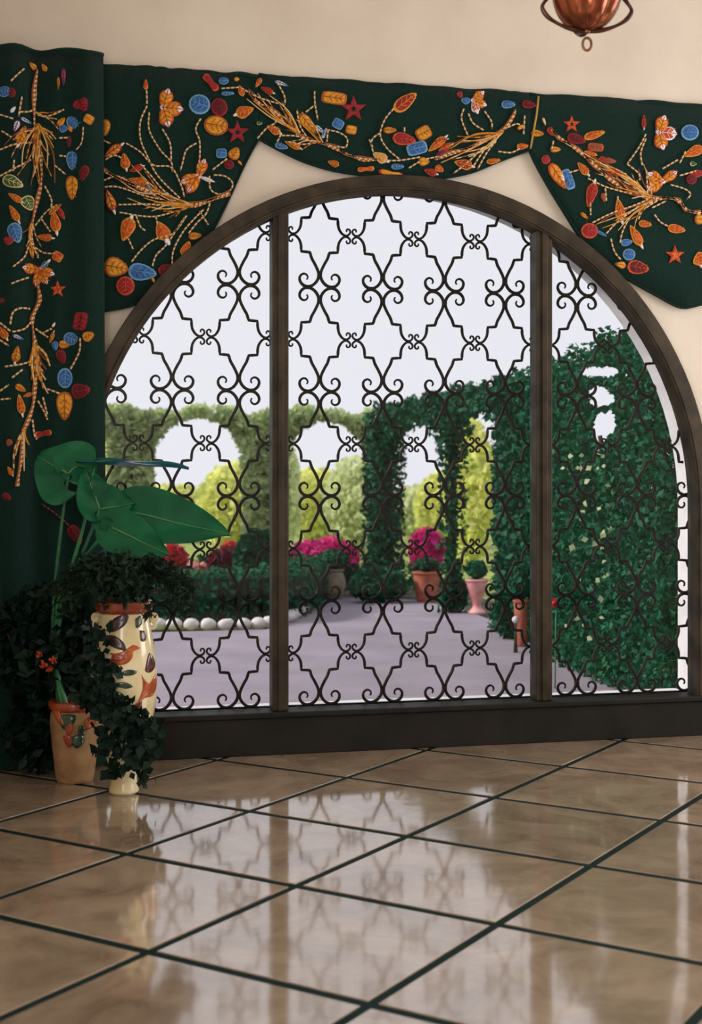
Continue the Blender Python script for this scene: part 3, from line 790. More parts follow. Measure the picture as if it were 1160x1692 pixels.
e.frond([(640,700),(700,660),(720,680),(770,650),(790,690),(830,650),(800,620),(860,680)], (935,556), w=3)
e.frond([(880,420),(900,400),(870,470),(850,440)], (930,540), w=3)
# curtain -----------------------------------------------------
e = Emb(curt, (0, 60, 2.762), True)
for a in [(370,318,84,74,60,'r','leaf','d'),(402,385,52,46,30,'y','quad'),(335,395,72,58,40,'b','round'),(290,420,40,36,0,'b'),(322,424,34,22,70,'y'),
          (330,568,94,54,90,'b'),(378,630,84,50,100,'d'),(330,692,122,58,90,'y'),(20,256,60,54,0,'b','round'),(52,262,40,44,0,'d','round'),
          (290,185,80,20,90,'o','leaf','p'),(266,215,60,14,90,'y'),(150,130,46,36,40,'y','tulip'),(202,138,52,34,60,'y','tulip'),(58,668,104,56,20,'g'),(130,760,70,64,60,'g'),
          (70,900,96,66,70,'b'),(40,936,40,46,90,'r'),(205,915,76,50,10,'o','tulip','y'),(250,845,110,64,80,'o','tulip','y'),(262,1005,50,44,30,'o','quad','y'),(145,985,54,22,80,'y'),
          (100,455,100,64,110,'y','tulip'),(75,415,60,28,110,'w','leaf','p'),(120,385,60,18,20,'w','leaf','b'),(280,390,52,30,-50,'y'),(70,740,80,40,30,'o','tulip'),(65,812,90,44,60,'o','tulip','y'),
          (315,480,54,22,90,'d'),(60,340,40,20,-50,'w','leaf','b'),(250,790,80,24,-40,'y'),(280,810,60,24,60,'r')]: e.leaf(*a)
e.star(262,1155,42,'o','o',0,False)
e.flower(178,1062,52,[(185,78,52,'y'),(100,92,42,'y'),(60,92,44,'y'),(20,74,52,'y'),(-40,46,30,'b')],'w','p')
e.stem([(170,150),(155,250),(158,400),(180,520),(190,640),(175,720),(150,830),(140,930),(175,1000)], ('n','c'), 9)
for p in [[(50,210),(110,150)],[(100,280),(85,370)],[(0,360),(60,382)],[(8,435),(52,466)],[(380,420),(372,490),(345,522)],[(250,590),(300,632)],[(205,680),(235,745),(232,785)],[(60,1055),(110,1010),(130,960),(150,930)],
          [(160,960),(200,985),(250,992)],[(52,1132),(130,1100)],[(160,340),(220,362),(292,335)],[(180,400),(240,470)],[(0,520),(60,500),(150,480)],[(65,570),(60,620)],[(190,830),(230,890)],[(165,250),(150,330),(90,350)],
          [(270,545),(300,548)],[(0,640),(80,600),(140,560)],[(270,465),(315,462)],[(160,860),(210,800),(260,770)]]: e.stem(p)
e.frond([(160,520),(170,600),(180,660),(200,640),(215,600),(235,640),(250,670),(225,540),(245,510),(190,700),(150,640),(120,560),(140,680),(255,470),(240,440)], (172,400))
e.frond([(20,500),(60,480),(90,520),(50,560),(100,600),(80,640)], (160,420), w=3)
e.frond([(280,340),(260,380),(220,350),(270,430)], (165,345), w=3)
e.frond([(100,900),(120,960),(150,980),(190,960)], (145,850), w=3)
e = Emb(curt, (0, 400, 3.515), True)
for a in [(465,462,124,88,100,'r','quad','d'),(412,562,88,78,20,'b','round'),(510,550,76,62,-20,'y'),(372,596,66,46,10,'y'),(357,666,84,54,70,'d'),(378,790,118,92,90,'b','round'),(468,865,110,94,-10,'d','leaf','r'),
          (375,952,168,96,90,'y'),(95,655,104,66,100,'y','tulip'),(105,555,70,22,20,'w','leaf','b'),(300,555,74,34,-70,'o','tulip'),(320,602,54,38,80,'b'),(120,945,124,60,80,'o','tulip','y'),(160,888,64,34,-20,'y','tulip'),
          (252,1112,104,58,-10,'r','bow','y'),(20,530,90,60,60,'o','tulip'),(10,340,40,30,0,'d'),(312,480,36,16,-60,'w','leaf','y'),(120,850,70,40,30,'y'),(55,1165,40,40,0,'n')]: e.leaf(*a)
e.stem([(222,250),(230,330),(205,390),(185,445),(190,500),(205,600),(212,720),(200,850),(190,950),(160,1040),(132,1110),(128,1220),(110,1340),(100,1420)], ('n','c'), 13)
for p in [[(60,480),(75,412),(120,386),(172,386)],[(72,525),(140,506),(182,460)],[(465,560),(460,640),(410,738)],[(30,725),(120,712),(180,690)],[(70,790),(130,742)],[(0,865),(52,830)],[(5,915),(62,910)],
          [(220,920),(258,985),(276,1032)],[(275,852),(345,880)],[(188,1030),(200,1120),(215,1145)],[(240,530),(300,502)],[(205,500),(280,552)],[(0,570),(50,605)],[(0,470),(60,520)],[(250,900),(275,1000)]]: e.stem(p, w=6)
e.frond([(180,800),(200,830),(230,800),(255,760),(280,880),(250,850),(270,740),(290,720),(170,720),(240,720),(265,800),(215,780),(275,690),(190,760)], (205,590), w=7)
e.frond([(150,1250),(90,1240),(170,1180),(80,1330),(140,1330)], (140,1090), w=6)
e.leaf(440, 1700, 130, 70, 60, 'd'); e.stem([(240,1520),(350,1600),(440,1690)], ('d','n'), 5)
e.leaf(60, 1330, 60, 40, 60, 'o', 'tulip'); e.leaf(40, 1480, 60, 40, 30, 'd')

# ------------------------------------------------------------------ hanging lamp
LD = 5.2
lc = CD(970, 52, LD); u = LD / FPX
lamp = thing('hanging_lamp', 'amber copper melon-shaped hanging lamp in curved brass arms', 'lamp', (lc.x, lc.y, lc.z))
b = MB(); R0 = 62 * u
prof = [(0.0005, 0.0)] + [(R0 * math.sin(t) ** 0.85, R0 * 1.25 * (1 - math.cos(t))) for t in np.linspace(0.18, 2.75, 16)] + [(R0 * .35, R0 * 2.45), (R0 * .3, R0 * 2.6)]
b.lathe(prof, 64, (lc.x, lc.y, lc.z + 0.006), 0, 8, 0.10); b.build('globe', M['copper'], lamp, True)
for k in range(8):
    a = 2 * PI * k / 8 + PI / 8
    b = MB(); b.tube([(lc.x + r * .93 * math.cos(a), lc.y + r * .93 * math.sin(a), lc.z + .006 + z) for r, z in prof], 0.0022, 5); b.build('globe_rib', M['brass'], lamp, True)
va = math.atan2(RY, RX)
for off in (0.0, PI, -PI / 2):
    a = va + PI + off + 0.12
    S = [(0, 0), (22, 3), (45, 10), (66, 22), (76, 38), (68, 52), (62, 64), (72, 84), (84, 110), (76, 150), (50, 185), (20, 200), (6, 215)]
    b = MB(); P = catmull([Vector((lc.x + x * u * math.cos(a), lc.y + x * u * math.sin(a), lc.z - 0.002 + z * u)) for x, z in S], 4)
    b.tube(P, [0.0065 + 0.003 * math.sin(i * .35) ** 2 for i in range(len(P))], 7); b.build('arm', M['darkbrass'], lamp, True)
b = MB(); b.lathe([(0.0005, -0.010), (.011, -.006), (.014, 0.0), (.010, .006), (.004, .01)], 16, tuple(lc)); b.build('boss', M['brass'], lamp, True)
b = MB(); rc = CD(970, 73, LD)
b.tube([rc + Vector((RX * 7.2 * u * math.cos(t), RY * 7.2 * u * math.cos(t), 10.5 * u * math.sin(t))) for t in np.linspace(0, 2 * PI, 25)], 0.0052, 7, cap=False); b.build('finial_ring', M['brass'], lamp, True)
b = MB(); b.tube([(lc.x, lc.y, lc.z + 213 * u), (lc.x, lc.y, ZC - .02)], 0.006, 8); b.build('rod', M['darkbrass'], lamp, True)
b = MB(); b.lathe([(.012, ZC - .09), (.03, ZC - .07), (.07, ZC - .03), (.08, ZC - .001)], 24, (lc.x, lc.y, 0)); b.build('ceiling_cup', M['brass'], lamp, True)

# ------------------------------------------------------------------ painted vase
vb = G(205, 1310)
VPROF = [(.060, 0), (.070, .012), (.066, .035), (.060, .07), (.068, .12), (.092, .20), (.122, .30), (.145, .40), (.154, .49), (.152, .58), (.143, .67), (.129, .75), (.118, .81), (.116, .845)]
def vr(z, prof):
    for (r0, z0), (r1, z1) in zip(prof, prof[1:]):
        if z0 <= z <= z1: return r0 + (r1 - r0) * (z - z0) / (z1 - z0)
    return prof[-1][0]
def smooth_prof(prof, k=4): return [(p.x, p.z) for p in catmull([Vector((r, 0, z)) for r, z in prof], k)]
vase = thing('painted_vase', 'tall cream glazed vase painted with birds and leaves', 'vase', tuple(vb))
b = MB(); sp = smooth_prof(VPROF); b.lathe(sp, 48, tuple(vb)); b.build('body', M['vase'], vase, True)
b = MB(); b.lathe([(.116, .843), (.128, .852), (.134, .868), (.130, .884), (.134, .896), (.126, .902), (.112, .898), (.106, .86), (.02, .855)], 48, tuple(vb), 0, 12, 0.05); b.build('rim', M['rust'], vase, True)
b = MB(); b.lathe([(.104, .872), (.05, .878), (.0005, .88)], 24, tuple(vb)); b.build('soil', M['soil'], vase, True)
for sg in (-1, 1):
    a = va + (PI if sg < 0 else 0) + 0.1 * sg
    S = [(.116, .83), (.142, .835), (.150, .815), (.138, .80), (.128, .81), (.134, .822), (.144, .79), (.136, .77), (.122, .775)]
    b = MB(); P = catmull([Vector((vb.x + r * math.cos(a), vb.y + r * math.sin(a), z)) for r, z in S], 4); b.tube(P, 0.0095, 7); b.build('handle', M['vase'], vase, True)
vD = (vb - Vector((CX, CY, 0))).dot(Vector((VX, VY, 0))); vu = vD / FPX
vview = math.atan2(CY - vb.y, CX - vb.x)       # towards the viewer
def on_lathe(px, py, base, prof, cpx, unit, view, lift):
    z = CAMH - (py - HY) * unit; r = vr(z, prof)
    s = max(-1.0, min(1.0, (px - cpx) * unit / r)); a = view + math.asin(s)
    return Vector((base.x + (r + lift) * math.cos(a), base.y + (r + lift) * math.sin(a), z))
def patch(pts, material, name, parent, base, prof, cpx, unit, view, lift=0.0035, crop=(0, 960, 2.762)):
    ox, oy, k = crop
    P = catmull([Vector((x, 0, y)) for x, y in pts] + [Vector((pts[0][0], 0, pts[0][1]))], 3)[:-1]
    cx = sum(p.x for p in P) / len(P); cy = sum(p.z for p in P) / len(P); n = len(P)
    def m(x, y, l): return on_lathe(ox + x / k, oy + y / k, base, prof, cpx, unit, view, l)
    b = MB()
    vs = [m(p.x, p.z, 0.0) for p in P] + [m(p.x + (cx - p.x) * .12, p.z + (cy - p.z) * .12, lift) for p in P] + [m(p.x + (cx - p.x) * .55, p.z + (cy - p.z) * .55, lift) for p in P] + [m(cx, cy, lift)]
    b.add(vs, [(i, (i+1) % n, n + (i+1) % n, n + i) for i in range(n)] + [(n + i, n + (i+1) % n, 2*n + (i+1) % n, 2*n + i) for i in range(n)] + [(2*n + i, 2*n + (i+1) % n, 3*n) for i in range(n)])
    return b.build(name, material, parent, True)
VA = (vase, vb, sp, 207, vu, vview)
def vp(pts, m, name): return patch(pts, M[m], name, *VA)
vp([(492,215),(515,170),(560,143),(592,148),(580,185),(545,212),(510,222)], 'plum_glaze', 'painted_leaf')
vp([(484,235),(530,235),(570,265),(580,300),(545,295),(505,275)], 'plum_glaze', 'painted_leaf')
bird = vp([(505,312),(550,310),(590,290),(612,278),(645,292),(615,300),(608,335),(580,360),(530,365),(490,352),(530,335)], 'orange_glaze', 'painted_bird')
wing_ = patch([(520,318),(560,318),(585,330),(560,345),(515,345)], M['rust'], 'painted_wing', *VA, lift=.006); wing_.parent = bird; wing_.matrix_parent_inverse = Matrix()
vp([(668,370),(682,320),(702,340),(712,385),(690,408),(665,398)], 'brown_glaze', 'painted_leaf')
vp([(648,410),(668,440),(690,455),(712,420),(720,470),(700,515),(660,520),(620,560),(645,500),(655,455)], 'orange_glaze', 'painted_bird')
vp([(500,465),(530,445),(575,440),(612,460),(580,470),(545,462)], 'green_glaze', 'painted_leaf')
vp([(555,400),(590,385),(630,395),(612,410),(575,412)], 'green_glaze', 'painted_leaf')
vp([(500,500),(540,480),(575,500),(570,535),(530,545)], 'green_glaze', 'painted_leaf')
vp([(620,165),(645,150),(650,190),(625,205)], 'green_glaze', 'painted_leaf')
vp([(640,215),(668,225),(668,262),(645,262)], 'brown_glaze', 'painted_leaf')
vp([(615,545),(650,525),(640,585),(610,600)], 'brown_glaze', 'painted_leaf')
vp([(470,225),(486,205),(492,230),(475,245)], 'green_glaze', 'painted_leaf')
# fern in the vase
fern = thing('potted_fern', 'dark feathery fern spilling from the top of the painted vase', 'fern', (vb.x, vb.y, .885))
top = Vector((vb.x, vb.y, .885))
pts = []; nr = []
for k in range(46):
    a = random.uniform(0, 2 * PI); ln = random.uniform(.20, .36); h0 = random.uniform(.10, .24)
    d = Vector((math.cos(a), math.sin(a), 0)); P = catmull([top + d * .03, top + d * ln * .45 + Vector((0, 0, h0)), top + d * ln * .85 + Vector((0, 0, h0 * .75)), top + d * ln * 1.05 + Vector((0, 0, h0 * .75 - random.uniform(.04, .14)))], 6)
    b = MB(); b.tube(P, [.0028 - .002 * i / len(P) for i in range(len(P))], 4); b.build('frond_stem', M['fern'], fern, True)
    for i in range(3, len(P)):
        for q in range(5):
            pts.append(P[i] + Vector((random.gauss(0, .018), random.gauss(0, .018), random.gauss(0, .012))))
leaf_cloud('fern_leaves', [tuple(p) for p in pts], 0.045, M['fern'], fern, 0.4)

# ------------------------------------------------------------------ clay pot with taro plant
pb = G(124, 1290)
PPROF = smooth_prof([(.082, 0), (.092, .02), (.104, .12), (.116, .24), (.120, .31), (.112, .35)])
pot = thing('clay_pot', 'buff clay pot with raised orange leaf garland, left of the painted vase', 'pot', tuple(pb))
b = MB(); b.lathe(PPROF, 40, tuple(pb)); b.build('body', M['buffpot'], pot, True)
b = MB(); b.lathe([(.112, .348), (.126, .358), (.130, .38), (.122, .398), (.108, .395), (.104, .35), (.01, .345)], 40, tuple(pb)); b.build('rim', M['rust'], pot, True)
pD = (pb - Vector((CX, CY, 0))).dot(Vector((VX, VY, 0))); pu = pD / FPX
PA = (pot, pb, PPROF + [(.128, .40)], 124, pu, math.atan2(CY - pb.y, CX - pb.x))
for pts_, mm, nm in [([(245,580),(270,565),(285,600),(300,640),(275,630)], 'orange_glaze', 'garland_leaf'), ([(300,640),(330,625),(335,660),(312,690)], 'rust', 'garland_leaf'),
                     ([(330,690),(370,680),(385,715),(355,745),(325,725)], 'green_glaze', 'garland_leaf'), ([(385,620),(420,600),(430,640),(395,665)], 'orange_glaze', 'garland_leaf'),
                     ([(360,640),(385,650),(380,690),(355,680)], 'green_glaze', 'garland_leaf'), ([(270,600),(310,590),(350,600),(330,640),(290,660)], 'green_glaze', 'garland_leaf'),
                     ([(290,690),(320,680),(335,720),(310,740)], 'rust', 'garland_leaf')]:
    patch(pts_, M[mm], nm, *PA, lift=0.010)
taro = thing('taro_plant', 'tall plant with huge arrow-shaped glossy green leaves on long stalks', 'plant', (pb.x, pb.y, .35))
TD = pD
root3 = CD(106, 1150, pD); root3.z = .35
def big_leaf(base, tip, width, nrm, lobe=0.22, bend=0.06, cup=0.10, material='bigleaf'):
    base, tip, nrm = Vector(base), Vector(tip), Vector(nrm)
    ax = tip - base; L = ax.length; a = ax.normalized(); nrm = (nrm - a * nrm.dot(a)).normalized(); s = a.cross(nrm)
    b = MB(); nu, nv = 18, 8; vs = []
    for i in range(nu + 1):
        t = -lobe + (1 + lobe) * i / nu
        tt = (t + lobe) / (1 + lobe)
        w = width * .5 * (math.sin(PI * min(tt * 1.0, 1) ** 0.62)) ** 0.75 if 0 < tt < 1 else 0.0
        for j in range(nv + 1):
            v = -1 + 2 * j / nv
            # notch between the two lobes behind the stalk
            back = 0.0
            if t < 0: 
                lo = (-t / lobe); vv = math.copysign(lo * .45 + abs(v) * (1 - lo * .45), v) if v else lo * .0
            else: vv = v
            p = base + a * (t * L) + s * (vv * w) + nrm * (cup * width * abs(vv) ** 1.4 * (1 if w else 0) - bend * L * (t ** 2) + 0.006 * math.sin(9 * t + 5 * v) )
            vs.append(p)
    fs = [(i*(nv+1)+j, i*(nv+1)+j+1, (i+1)*(nv+1)+j+1, (i+1)*(nv+1)+j) for i in range(nu) for j in range(nv)]
    # leave the notch open behind the stalk
    keep = []
    for (q, f) in zip([(i, j) for i in range(nu) for j in range(nv)], fs):
        i, j = q; t = -lobe + (1 + lobe) * (i + .5) / nu
        if t < -0.02 and j in (nv // 2 - 1, nv // 2): continue
        keep.append(f)
    n0 = len(vs)
    vs2 = [p - nrm * 0.0025 for p in vs]
    b.add(vs, keep); b.add(vs2, [tuple(reversed(f)) for f in keep])
    lf = b.build('leaf', M[material], taro, True)
    b = MB(); P = []
    for i in range(13):
        t = i / 12; P.append(base + a * (t * L) + nrm * (-bend * L * t * t + 0.003 + .006 * math.sin(9 * t)))
    b.tube(P, [.0055 - .0045 * i / 12 for i in range(13)], 5); o = b.build('midrib', M['rib'], lf, True)
    return lf
back = Vector((-VX, -VY, 0))        # towards the viewer
big_leaf(CD(113,783,TD), CD(60,752,TD+.05), .36, back + Vector((0,0,.35)), .55, .10, .06)
big_leaf(CD(113,783,TD-.01), CD(158,745,TD+.1), .22, back + Vector((.1,0,.5)), .2, .02, .04)
big_leaf(CD(165,842,TD-.06), CD(140,772,TD), .20, back + Vector((.3,0,.5)), .3, .04, .06)
big_leaf(CD(165,842,TD-.06), CD(222,832,TD-.1), .25, back * 1.0 + Vector((0,0,.25)), .3, .02, .06)
big_leaf(CD(155,765,TD), CD(312,770,TD-.22), .15, Vector((0,0,1)) + back * .12, .2, .02, .10, 'sheenleaf')
big_leaf(CD(212,846,TD-.1), CD(380,882,TD-.25), .29, back + Vector((0,0,.45)), .2, .03, .08)
big_leaf(CD(186,872,TD-.16), CD(279,917,TD-.30), .22, back + Vector((.1,0,.15)), .25, .02, .05)
big_leaf(CD(178,905,TD-.05), CD(238,958,TD-.05), .075, back + Vector((0,0,.9)), .1, .03, .06, 'sheenleaf')
for path in ([(113,785,TD),(100,880,TD),(90,985,TD),(88,1080,TD)],[(165,842,TD-.06),(140,905,TD-.04),(105,1000,TD-.02),(92,1090,TD)],[(212,846,TD-.1),(165,890,TD-.08),(120,950,TD-.05),(95,1000,TD-.02),(92,1090,TD)],
             [(178,905,TD-.05),(135,940,TD-.04),(100,985,TD),(90,1090,TD)],[(155,768,TD),(140,860,TD),(110,970,TD),(92,1090,TD)],[(200,852,TD-.1),(150,910,TD-.07),(104,985,TD-.03),(92,1090,TD)]):
    P = catmull([CD(*q) for q in path] + [root3 + Vector((random.uniform(-.02, .02), random.uniform(-.02, .02), 0))], 5)
    b = MB(); b.tube(P, [.0065 + .008 * i / len(P) for i in range(len(P))], 7); b.build('stalk', M['stalk'], taro, True)
# dark bushy plant around the stalks
bush = thing('shade_plant', 'dark bushy plant with small orange flowers below the long green stalks', 'plant', (pb.x - .15, pb.y + .12, 0))
c0 = Vector((pb.x - .14, pb.y + .10, .66))
p1, n1 = ellipsoid_pts(tuple(c0), (.26, .16, .30), 900, .3)
p2, n2 = ellipsoid_pts((c0.x, c0.y + .06, .24), (.21, .10, .27), 500, .3); p2 = p2[p2[:, 2] > .02]
leaf_cloud('foliage', np.concatenate([p1, p2]), 0.085, M['darkleaf'], bush, 0.5)
for k in range(9):
    b = MB(); a = random.uniform(0, 2 * PI); b.tube(catmull([Vector((pb.x - .15, pb.y + .17, 0.0)), Vector((c0.x + .05 * math.cos(a), c0.y + .07 + .03 * math.sin(a), .35)), c0 + Vector((.18 * math.cos(a), .10 * math.sin(a), random.uniform(0, .2)))], 5), .005, 5)
    b.build('stem', M['bark'], bush, True)
for (px, py) in ((88,1090),(82,1105),(64,1082),(72,1098)):
    c = CD(px, py, pD - .12); pp, _ = ellipsoid_pts(tuple(c), (.016, .016, .016), 14, .4); o = leaf_cloud('flower', pp, .022, M['thread_orange'], bush, .7); del o['kind']
# trailing ivy falling from the clay pot in front of the vase
ivy = thing('trailing_ivy', 'dark trailing ivy hanging over the rim of the clay pot across the vase foot', 'ivy', (pb.x + .08, pb.y - .05, .38))
pts = []
for (path) in ([(150,1150),(185,1160),(215,1180),(235,1230),(238,1285)],[(150,1150),(195,1172),(225,1210),(228,1262)],[(148,1152),(178,1175),(190,1230),(188,1278)],[(150,1150),(168,1130),(160,1080),(164,1045)],
               [(150,1150),(185,1165),(240,1190),(256,1230)],[(150,1150),(170,1180),(172,1240)],[(150,1150),(178,1135),(176,1100)],[(150,1150),(192,1165),(208,1220),(214,1260)]):
    P = catmull([Vector((pb.x + .07, pb.y - .06, .385))] + [CD(px, py, vD - .17 - .04 * (i % 2)) for i, (px, py) in enumerate(path)], 6)
    b = MB(); b.tube(P, .003, 5); b.build('vine', M['bark'], ivy, True)
    for p in P[3:]:
        for q in range(6): pts.append(tuple(p + Vector((random.gauss(0, .026), random.gauss(0, .014), random.gauss(0, .02)))))
leaf_cloud('ivy_leaves', pts, 0.05, M['darkleaf'], ivy, 0.75, nrm=np.tile(np.array(back), (len(pts), 1)), droop=1.0)

# ------------------------------------------------------------------ garden
b = MB(); b.box((-60, YO + 0.0, -0.6), (60, 90, -0.06)); g0 = struct(b.build('ground', M['lawn']), 'pale yellow-green lawn beyond the hedges')
# paved terrace with a curved far edge
pv = [(-9, YO + .05), (3.2, YO + .05)] + [tuple(G(px, py)[:2]) for px, py in ((890,1072),(860,1046),(825,1030),(780,1012),(735,1000),(690,992),(620,988),(560,986),(522,988))] + [tuple(G(px, py)[:2]) for px, py in ((505,1012),(470,1030),(440,1040),(350,1042))] + [(-9, G(350,1042).y)]
n = len(pv); b = MB(); b.add([(x, y, 0) for x, y in pv] + [(x, y, -0.08) for x, y in pv], [tuple(range(n)), tuple(reversed(range(n, 2*n)))] + [(k, n + k, n + (k+1) % n, (k+1) % n) for k in range(n)])
struct(b.build('terrace', M['paving']), 'lavender-grey paved terrace outside the window')
# planting bed soil
b = MB(); bx = [tuple(G(px, py)[:2]) for px, py in ((300,1036),(440,1034),(520,984),(690,988),(780,1008),(890,1064))] + [(3.6, 2.0), (3.6, 13.5), (-7, 13.5), (-7, G(300,1036).y)]
n = len(bx); b.add([(x, y, -0.03) for x, y in bx], [tuple(range(n))]); struct(b.build('planting_bed', M['soil']), 'dark soil of the planting beds around the terrace')

def CG(px, D): 
    p = CD(px, HY, D); return (p.x, p.y)
# far hedge arcade, parallel to the window
YA = CD(500, HY, 18.4).y
def xa(px):
    u = (px - 580) / FPX; t = (YA - CY) / (VY + RY * u); return CX + t * (VX + RX * u)
HT = 2.47
arc = thing('hedge_arcade', 'long pale green hedge clipped into round arches at the back of the terrace', 'hedge', (xa(420), YA, 0))
ops = [(xa(252), xa(402), 2.30), (xa(474), xa(606), 2.28), (xa(60), xa(180), 2.3)]
N0 = 60000; xx = RNG.uniform(xa(20), xa(612), N0); zz = RNG.uniform(-.03, HT, N0); yy = YA + RNG.uniform(-.20, .20, N0)
keep = np.ones(N0, bool)
for (x0, x1, zt) in ops:
    cx = (x0 + x1) / 2; r = (x1 - x0) / 2
    zs = zt - r
    inside = (np.abs(xx - cx) < r) & ((zz < zs) | ((xx - cx) ** 2 + (zz - zs) ** 2 < r * r)) 
    keep &= ~inside
topn = HT - .05 + .05 * np.sin(xx * 5) + .03 * np.sin(xx * 13)
keep &= zz < topn
P_ = np.stack([xx, yy, zz], 1)[keep]
leaf_cloud('foliage', P_[:14000], 0.115, M['hedge_sunlit'], arc, 0.6)
for px in (216, 438):
    b = MB(); x = xa(px); b.tube([(x, YA, -.03), (x + .03, YA, 1.0), (x - .02, YA, 2.2)], [.05, .04, .02], 7); b.build('trunk', M['bark'], arc, True)
# right-hand hedge running towards the window
WP = [CG(*q) for q in ((630, 18.1), (700, 16.5), (748, 15.1), (846, 13.3), (915, 11.8), (972, 10.6), (1050, 9.6), (1132, 8.75))]
wing = thing('hedge_wall', 'tall dark green ivy hedge running from the corner column towards the right pane', 'hedge', (*WP[4], 0))
pts = []
def along(t):      # t in 0..len-1
    i = min(int(t), len(WP) - 2); q = t - i
    a, c = WP[i], WP[i + 1]; L = math.hypot(c[0]-a[0], c[1]-a[1]); nx, ny = -(c[1]-a[1]) / L, (c[0]-a[0]) / L
    return a[0] + (c[0]-a[0]) * q, a[1] + (c[1]-a[1]) * q, nx, ny
# holes through which the sky is seen: short tunnels along the line of sight
HOLES = [(980,614,24,10,10.0),(1003,614,20,10,10.0),(990,655,18,20,10.0),(1005,660,12,12,10.0),(993,708,15,28,10.0),(1008,698,11,22,10.0)]
HO = [(CD(px, py, D), w * D / FPX, hh * D / FPX) for px, py, w, hh, D in HOLES]
cam_p = Vector((CX, CY, CAMH))
def in_hole(p):
    for c, w, hh in HO:
        d = (c - cam_p); L = d.length; d = d / L
        v = p - cam_p; s = v.dot(d); q = v - d * s
        k = s / L
        if (q.x ** 2 + q.y ** 2) / (w * k) ** 2 + q.z ** 2 / (hh * k) ** 2 < 1: return True
    return False
rnd = random.Random(5)
near_pts = []; far_pts = []; core_n = 0
for k in range(95000):
    t = rnd.uniform(0, len(WP) - 1.001); 
    if t < 3 and rnd.random() < .35: continue
    x, y, nx, ny = along(t)
    thick = .16 if t < 3 else .20
    o = rnd.uniform(-thick, thick); z = rnd.uniform(-.03, 2.75)
    top = 2.45 + .04 * math.sin(t * 9) + .02 * math.sin(t * 23)
    if 4.95 < t < 6.6: top += .05 * math.sin((t - 4.95) / 1.65 * PI) + .05 * math.sin(t * 31)
    if t > 6.5: top += .05
    if z > top: continue
    if t < 3:
        # lintel over the two openings; columns at t = 0, 2 and 3
        zu = 2.16 if t < 2 else 2.20
        q = (t % 2) / 2 if t < 2 else (t - 2)
        zarc = zu - .55 * abs(2 * q - 1) ** 3
        col = (t < .05) or (abs(t - 2) < .03) or (t > 2.93)
        if z < zarc and not col: continue
    p = Vector((x + nx * o, y + ny * o, z))
    if t > 4.2 and in_hole(p): continue
    (near_pts if t > 3.6 else far_pts).append(tuple(p))
# corner column (square) and slender column
for (px, D, w, n) in ((634, 18.0, .25, 3200), (747, 15.1, .07, 600), (836, 13.4, .12, 1000)):
    cx, cy = CG(px, D)
    for k in range(n):
        z = rnd.uniform(-.03, 2.36); ww = w * (1 + .35 * max(0, .6 - z)); far_pts.append((cx + rnd.uniform(-ww, ww), cy + rnd.uniform(-ww, ww), z))
    b = MB(); b.tube([(cx, cy, -.03), (cx + .02, cy, 1.2), (cx, cy, 2.3)], [w * .55, w * .5, w * .4], 8); b.build('trunk', M['core'], wing, True)
leaf_cloud('foliage', far_pts, 0.085, M['hedge_dark'], wing, 0.6)
leaf_cloud('foliage', near_pts, 0.055, M['hedge_near'], wing, 0.6)
bl = []
for k in range(46):
    p = CD(rnd.gauss(985, 26), rnd.uniform(740, 1060), 9.62 + rnd.uniform(-.05, .1)); bl.append(tuple(p))
leaf_cloud('glint_fleck', bl, .05, M['bush_pale'], wing, .8, nrm=np.tile(np.array([-VX, -VY, 0.2]), (len(bl), 1)))  # light glints on the hedge, modelled as pale leaf flecks
# a few woody stems inside the near hedge
for k in range(9):
    t = 3.4 + k * .42; x, y, nx, ny = along(min(t, 6.9)); b = MB(); b.tube(catmull([Vector((x, y, -.03)), Vector((x + .05, y, .9)), Vector((x - .05, y + .08, 1.8))], 4), .018, 5); b.build('stem', M['bark'], wing, True)

# low clipped hedge with white stones
LH = [tuple(G(px, py)[:2]) for px, py in ((120,1030),(300,1032),(438,1030),(492,1014),(514,992))]
LH = [(x, y + .30) for x, y in LH]; LH.append((LH[-1][0] - .15, LH[-1][1] + .7))
low = thing('box_hedge', 'low clipped green hedge behind the row of white edging stones', 'hedge', (*LH[2], 0))
pl = catmull([Vector((x, y, 0)) for x, y in LH], 8); pts = []; nrms = []
rnd = random.Random(9)
for k in range(9000):
    t = rnd.uniform(0, len(pl) - 1.01); i = int(t); p = pl[i].lerp(pl[i+1], t - i); d = (pl[i+1] - pl[i]).normalized(); nn = Vector((-d.y, d.x, 0))
    o = rnd.uniform(-.27, .27); z = rnd.uniform(0, .56) + .015 * math.sin(t * 3)
    q = p + nn * o; pts.append((q.x, q.y, z)); nrms.append((0, 0, 1) if z > .5 else tuple(-nn if o < 0 else nn))
leaf_cloud('foliage', pts, 0.07, M['boxwood'], low, 0.6, nrm=nrms)
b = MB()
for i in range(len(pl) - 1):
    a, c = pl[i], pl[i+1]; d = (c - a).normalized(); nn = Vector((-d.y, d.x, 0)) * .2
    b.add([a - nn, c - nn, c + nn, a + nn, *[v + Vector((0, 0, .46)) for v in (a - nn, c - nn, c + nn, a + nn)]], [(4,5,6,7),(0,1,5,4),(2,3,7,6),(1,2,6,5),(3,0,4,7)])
b.build('twigs', M['core'], low)
